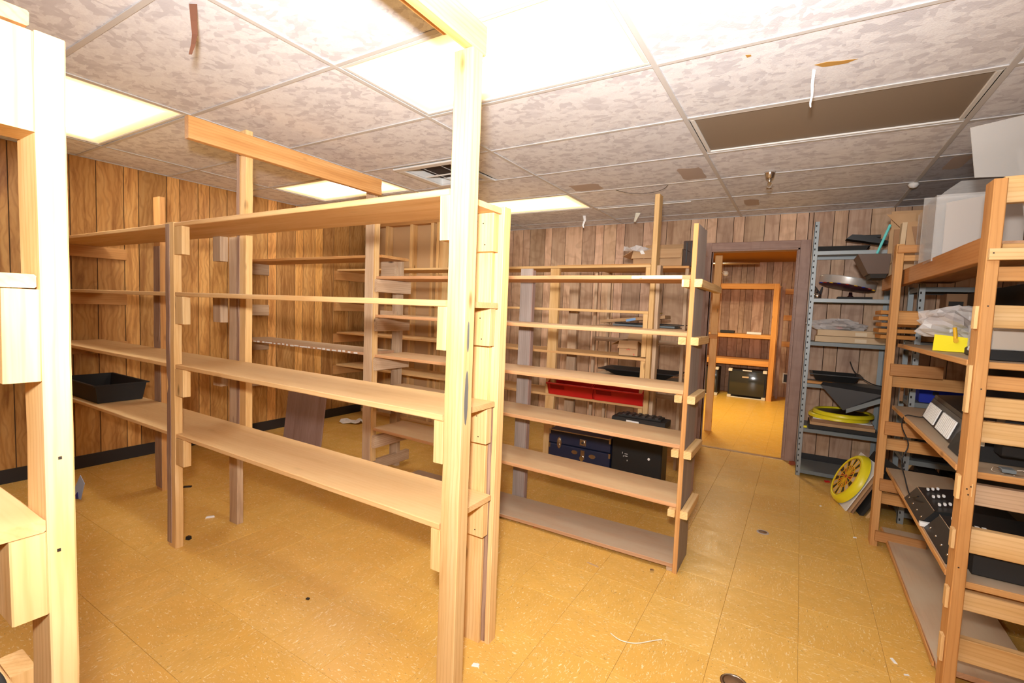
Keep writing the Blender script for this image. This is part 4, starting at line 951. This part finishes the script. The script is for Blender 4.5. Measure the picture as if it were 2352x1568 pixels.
slab('amber_lid', 'small amber yellow cap behind the clear bag on the right shelving', 'cap', (1.30, 1.98, 1.44), (1.34, 1.98, 1.44), .04, .03, YELD)
bag('silver_packet', 'crumpled silver packet beside the yellow bin', (1.215, 1.25, 1.272), .028, .04, .028, mat('silver_foil', (.7, .72, .75), .3, metal=.6), 8, .5, 'packet', 9)
cb = thing('clear_bin', 'clear plastic box with a black base at the right edge on the upper shelf', 'box', (1.3, 1.1, 1.246))
for q in ((1.19, 1.42, 1.03, 1.033, 1.285, 1.375), (1.19, 1.193, 1.03, 1.3, 1.285, 1.375), (1.19, 1.42, 1.297, 1.30, 1.285, 1.375)): board('clear_wall', cb, *q, CLEAR, .001)
board('buff_liner', cb, 1.20, 1.42, 1.036, 1.040, 1.287, 1.36, BUFF); board('black_base', cb, 1.185, 1.43, 1.02, 1.31, 1.2475, 1.283, BLACK, .006)
# keyboard-like machine
kb = thing('scoring_machine', 'black machine with rows of white keys standing on edge on the right shelving', 'machine', (1.2, 1.35, .853))
hexa('machine_body', [(1.165, 1.06, .855), (1.43, 1.06, .855), (1.43, 2.05, .855), (1.20, 2.05, .855), (1.20, 1.06, .985), (1.43, 1.06, 1.0), (1.43, 2.05, 1.0), (1.25, 2.05, .985)], BLACK, kb)
hexa('white_panel', [(1.166, 1.22, .870), (1.175, 1.22, .866), (1.206, 2.03, .866), (1.197, 2.03, .870), (1.198, 1.22, .968), (1.206, 1.22, .968), (1.246, 2.03, .968), (1.238, 2.03, .968)], mat('key_bed', (.05, .05, .05), .4), kb)
def lerp(a, b, t): return a+(b-a)*t
for k in range(22):
    t_ = (k+.5)/24; y = lerp(1.30, 1.98, t_); xo = lerp(1.159, 1.185, t_)
    if 9 < k < 12: continue
    hexa('key', [(xo-.002, y, .878), (xo+.004, y, .878), (xo+.004, y+.017, .878), (xo-.002, y+.017, .878), (xo+.024, y, .955), (xo+.03, y, .955), (xo+.03, y+.017, .955), (xo+.024, y+.017, .955)], PAPER, kb)
hexa('end_block', [(1.148, 1.09, .856), (1.165, 1.09, .856), (1.17, 1.25, .856), (1.15, 1.25, .856), (1.17, 1.09, .935), (1.20, 1.09, .95), (1.20, 1.25, .95), (1.175, 1.25, .92)], BLACK2, kb)
board('white_connector', kb, 1.150, 1.172, 1.065, 1.088, .872, .886, PAPER); board('white_connector', kb, 1.150, 1.172, 1.065, 1.088, .856, .868, PAPER)
for (x, y, z, s_) in ((1.21, 1.05, .955, .011), (1.215, 1.05, .985, .015), (1.20, 1.05, .925, .012), (1.225, 1.05, 1.005, .01)): board('cream_clip', kb, x-s_, x+s_, y, y+.012, z-s_*.9, z+s_*.9, CREAM, .003)
sm = thing('stacked_machine', 'black machine front at the right edge on the middle right shelf', 'machine', (1.33, .98, .86))
board('machine_front', sm, 1.235, 1.437, .955, 1.04, .905, 1.05, BLACK, .005); board('vent_strip', sm, 1.24, 1.437, .950, .955, .985, 1.0, CARDD)
for x in (1.30,): lathe('front_knob', [(0, .008), (.008, .006), (.010, 0)], CHROME, sm, (x, .953, 1.02), (math.pi/2, 0, 0), 12)
pc = thing('circuit_board', 'small circuit board with copper wires on the middle right shelf', 'circuit board', (1.26, .93, .854))
board('board_plate', pc, 1.225, 1.262, .90, .94, .860, .872, GREYS); 
for s_ in (-1, 1): tube('copper_wire', [(1.243+s_*.02, .91, .87), (1.243+s_*.038, .905, .874), (1.243+s_*.042, .90, .860), (1.243+s_*.01, .895, .856)], .0012, BRASS, pc)
# lower electronics
for k, (y0, y1, x0) in enumerate(((1.42, 1.80, 1.105), (1.0, 1.38, 1.115))):
    e = thing('amplifier_unit', ['black amplifier with small white lamps on the lower right shelf, farther one', 'black amplifier with small white lamps on the lower right shelf, nearer one'][k], 'amplifier', (1.3, (y0+y1)/2, .448))
    hexa('unit_body', [(x0+.01, y0, .449), (1.43, y0, .449), (1.43, y1, .449), (x0+.01, y1, .449), (x0+.06, y0, .52), (1.43, y0, .55), (1.43, y1, .55), (x0+.06, y1, .52)], BLACK, e)
    for q in range(3):
        y = lerp(y0, y1, (q+.6)/3.2)
        for r in range(3): board('white_knob', e, x0+.085+.02*r, x0+.095+.02*r, y+.006*r, y+.012+.006*r, .528+.004*r, .540+.004*r, PAPER, .002)
    for q in range(4): lathe('rivet', [(0, .003), (.005, .002), (.006, 0)], CHROME, e, (x0+.024, lerp(y0, y1, (q+.5)/4), .470), (0, -math.pi/3.2, 0), 8)
    board('silver_strip', e, x0+.058, x0+.062, y0, y1, .519, .523, CHROME)
wc = board('white_connector', None, 1.112, 1.150, 1.385, 1.412, .449, .468, PAPER, .003); tag(wc, 'small white connector block between the two black amplifiers', 'connector')
am = thing('amplifier_unit', 'black amplifier front with paper stickers at the right edge, lower shelf', 'amplifier', (1.33, .97, .45))
board('unit_front', am, 1.19, 1.437, .955, .995, .45, .60, BLACK2, .004); board('top_plate', am, 1.18, 1.437, .955, 1.2, .60, .612, BLACK)
for k in range(2): board('sticker', am, 1.20+.02*k, 1.213+.02*k, .99, 1.02, .6125, .6135, PAPER)
cbl = tube('thin_cable', [(1.30, 1.95, .90), (1.19, 1.98, .862), (1.125, 2.02, .855), (1.105, 1.97, .80), (1.125, 1.88, .72), (1.10, 1.86, .63), (1.11, 1.80, .56), (1.125, 1.72, .49), (1.14, 1.62, .52)], .003, BLACK); tag(cbl, 'thin black cable drooping from the machine shelf to the amplifiers', 'cable')
nd_ = board('cable_switch', cbl, 1.098, 1.112, 1.845, 1.865, .60, .62, BLACK)

# ------------------------------------------------------------------ the room beyond
BX0, BX1, BY1 = -3.0, 1.6, 8.3
fb = struct(joined('floor', [(BX0, BX1, YB+.12, BY1, -.1, -.004)], GROOVE)); 
ft = joined('floor_tile', [(max(FX+i*TS, BX0)+g, min(FX+(i+1)*TS, BX1)-g, max(FY+j*TS, YB+.12)+g, min(FY+(j+1)*TS, BY1)-g, -.004, 0) for i in range(-12, 5) for j in range(14, 29) if FX+(i+1)*TS > BX0+.02 and FX+i*TS < BX1-.02 and FY+j*TS < BY1-.02], FLOOR2, fb); ft['kind'] = 'stuff'
fb2 = joined('door_sill', [(-.255, .515, YB+.018, YB+.125, -.004, .001)], FLOOR2, tr)
wf = struct(joined('wall_far', [(BX0, BX1, BY1, BY1+.1, 0, CH)], GROOVE))
ef = [BX0]; k = 0
while ef[-1] < BX1-.05: ef.append(min(ef[-1]+[.16, .09, .12, .2, .1, .14][k % 6], BX1)); k += 1
planks_x(wf, BY1, ef, [(0, CH, BX0, BX1)], PANB, -1, tint_seq([.8, 1.05, .7, .95, .85]))
struct(joined('wall_side', [(BX0-.1, BX0, YB+.1, BY1, 0, CH)], PANB)); ws = struct(joined('wall_side', [(BX1, BX1+.1, YB+.1, BY1, 0, CH)], PANB))
struct(joined('wall_rear_face', [(BX0, -.27, YB+.1, YB+.12, 0, CH), (.53, BX1, YB+.1, YB+.12, 0, CH)], PANB))
struct(joined('ceiling', [(BX0, BX1, YB+.1, BY1, CH, CH+.05)], mat('brown_ceiling', (.40, .20, .05), .8)))
us = thing('wooden_shelving', 'orange lit timber frame shelving seen through the doorway', 'shelving', (-.3, 7.7, 0))
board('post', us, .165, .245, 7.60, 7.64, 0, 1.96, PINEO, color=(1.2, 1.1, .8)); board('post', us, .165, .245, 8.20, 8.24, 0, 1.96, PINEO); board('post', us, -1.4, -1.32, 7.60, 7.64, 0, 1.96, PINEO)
for (z0, z1) in ((1.87, 1.96), (1.035, 1.10), (.57, .66)):
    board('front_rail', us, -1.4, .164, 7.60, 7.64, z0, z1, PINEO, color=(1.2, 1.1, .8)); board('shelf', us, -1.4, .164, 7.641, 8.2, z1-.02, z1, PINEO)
us2 = thing('wooden_shelving', 'dim side shelving past the right post in the back room', 'shelving', (.5, 7.9, 0))
for z in (1.9, 1.45, 1.0): board('rail', us2, .32, 1.2, 8.0, 8.04, z-.09, z, PINEO); 
board('post', us2, .28, .32, 8.0, 8.04, 0, 2.0, MAUVE); board('post', us2, 1.2, 1.24, 8.0, 8.04, 0, 2.0, MAUVE)
ou = thing('wall_outlet', 'small white framed wall vent low on the far wall through the doorway', 'vent', (.42, 8.29, .35))
for q in ((.37, .385, .25, .43), (.46, .475, .25, .43), (.385, .46, .25, .27), (.385, .46, .41, .43)): board('vent_frame', ou, q[0], q[1], 8.275, 8.292, q[2], q[3], PAPER)
board('vent_hole', ou, .386, .459, 8.286, 8.292, .271, .409, BLACK)
bp_ = thing('timber_post', 'pale timber post with a round knob standing just inside the doorway', 'post', (-.3, 4.7, 0))
board('post_body', bp_, -.335, -.255, 4.69, 4.73, 0, 2.10, PINE, jit=J); board('cross_block', bp_, -.35, -.253, 4.66, 4.688, 1.115, 1.165, PINEO, jit=J)
tube('knob_stem', [(-.255, 4.70, 1.885), (-.235, 4.70, 1.885)], .006, BRASS, bp_, smooth_path=False)
lathe('round_knob', [(0, -.03), (.02, -.026), (.03, -.008), (.03, .008), (.02, .026), (0, .03)], CREAM, bp_, (-.21, 4.70, 1.885), (0, 0, 0), 16)
def monitor(x0, x1, label):
    t = thing('old_monitor', label, 'monitor', ((x0+x1)/2, 7.6, 0))
    board('monitor_case', t, x0, x1, 7.60, 7.95, .03, .49, BLACK, .02)
    vs, fs = [], []; n = 8
    for i in range(n+1):
        for j in range(n+1):
            u, v = i/n*2-1, j/n*2-1
            vs.append(((x0+x1)/2+u*(x1-x0)/2*.92, 7.598-.05*(1-.5*u*u-.5*v*v), .26+v*.205))
    for i in range(n):
        for j in range(n): a = i*(n+1)+j; fs.append((a, a+n+1, a+n+2, a+1))
    mesh('screen', vs, fs, GLASSD, t, True)
    for x in (x0-.005, x1-.055):
        for z in (.004, .455): board('foam_corner', t, x, x+.06, 7.57, 7.66, z, z+.045, CREAM, .006)
    board('foam_strip', t, x0+.03, x1-.03, 7.575, 7.65, .002, .018, CREAM)
    board('paper_tag', t, x0+.22, x0+.36, 7.54, 7.545, .475, .495, PAPER); board('card_tag', t, x0+.22, x0+.32, 7.538, 7.54, .36, .385, BUFF)
monitor(-.43, .15, 'old black monitor with white foam corners on the back room floor, right one'); monitor(-1.18, -.60, 'old black monitor with foam corners, left one cut off by the door post')
wbx = board('white_box', None, -.20, .02, 7.66, 7.8, 1.102, 1.14, PAPER, .004); tag(wbx, 'flat white box on the middle shelf of the back room', 'box')
dbx = board('dark_gadget', None, -.62, -.40, 7.66, 7.8, 1.102, 1.15, BLACK2, .01); tag(dbx, 'dark gadget at the left on the back room middle shelf', 'gadget')
pp = tube('ceiling_pipe', [(-1.6, 6.6, 2.20), (.0, 6.6, 2.20)], .02, BRASS, None, smooth_path=False); tag(pp, 'thin horizontal pipe under the back room ceiling', 'pipe')
for o in bpy.data.objects:
    if '_world' in o: del o['_world']
print('objects', len(bpy.data.objects))
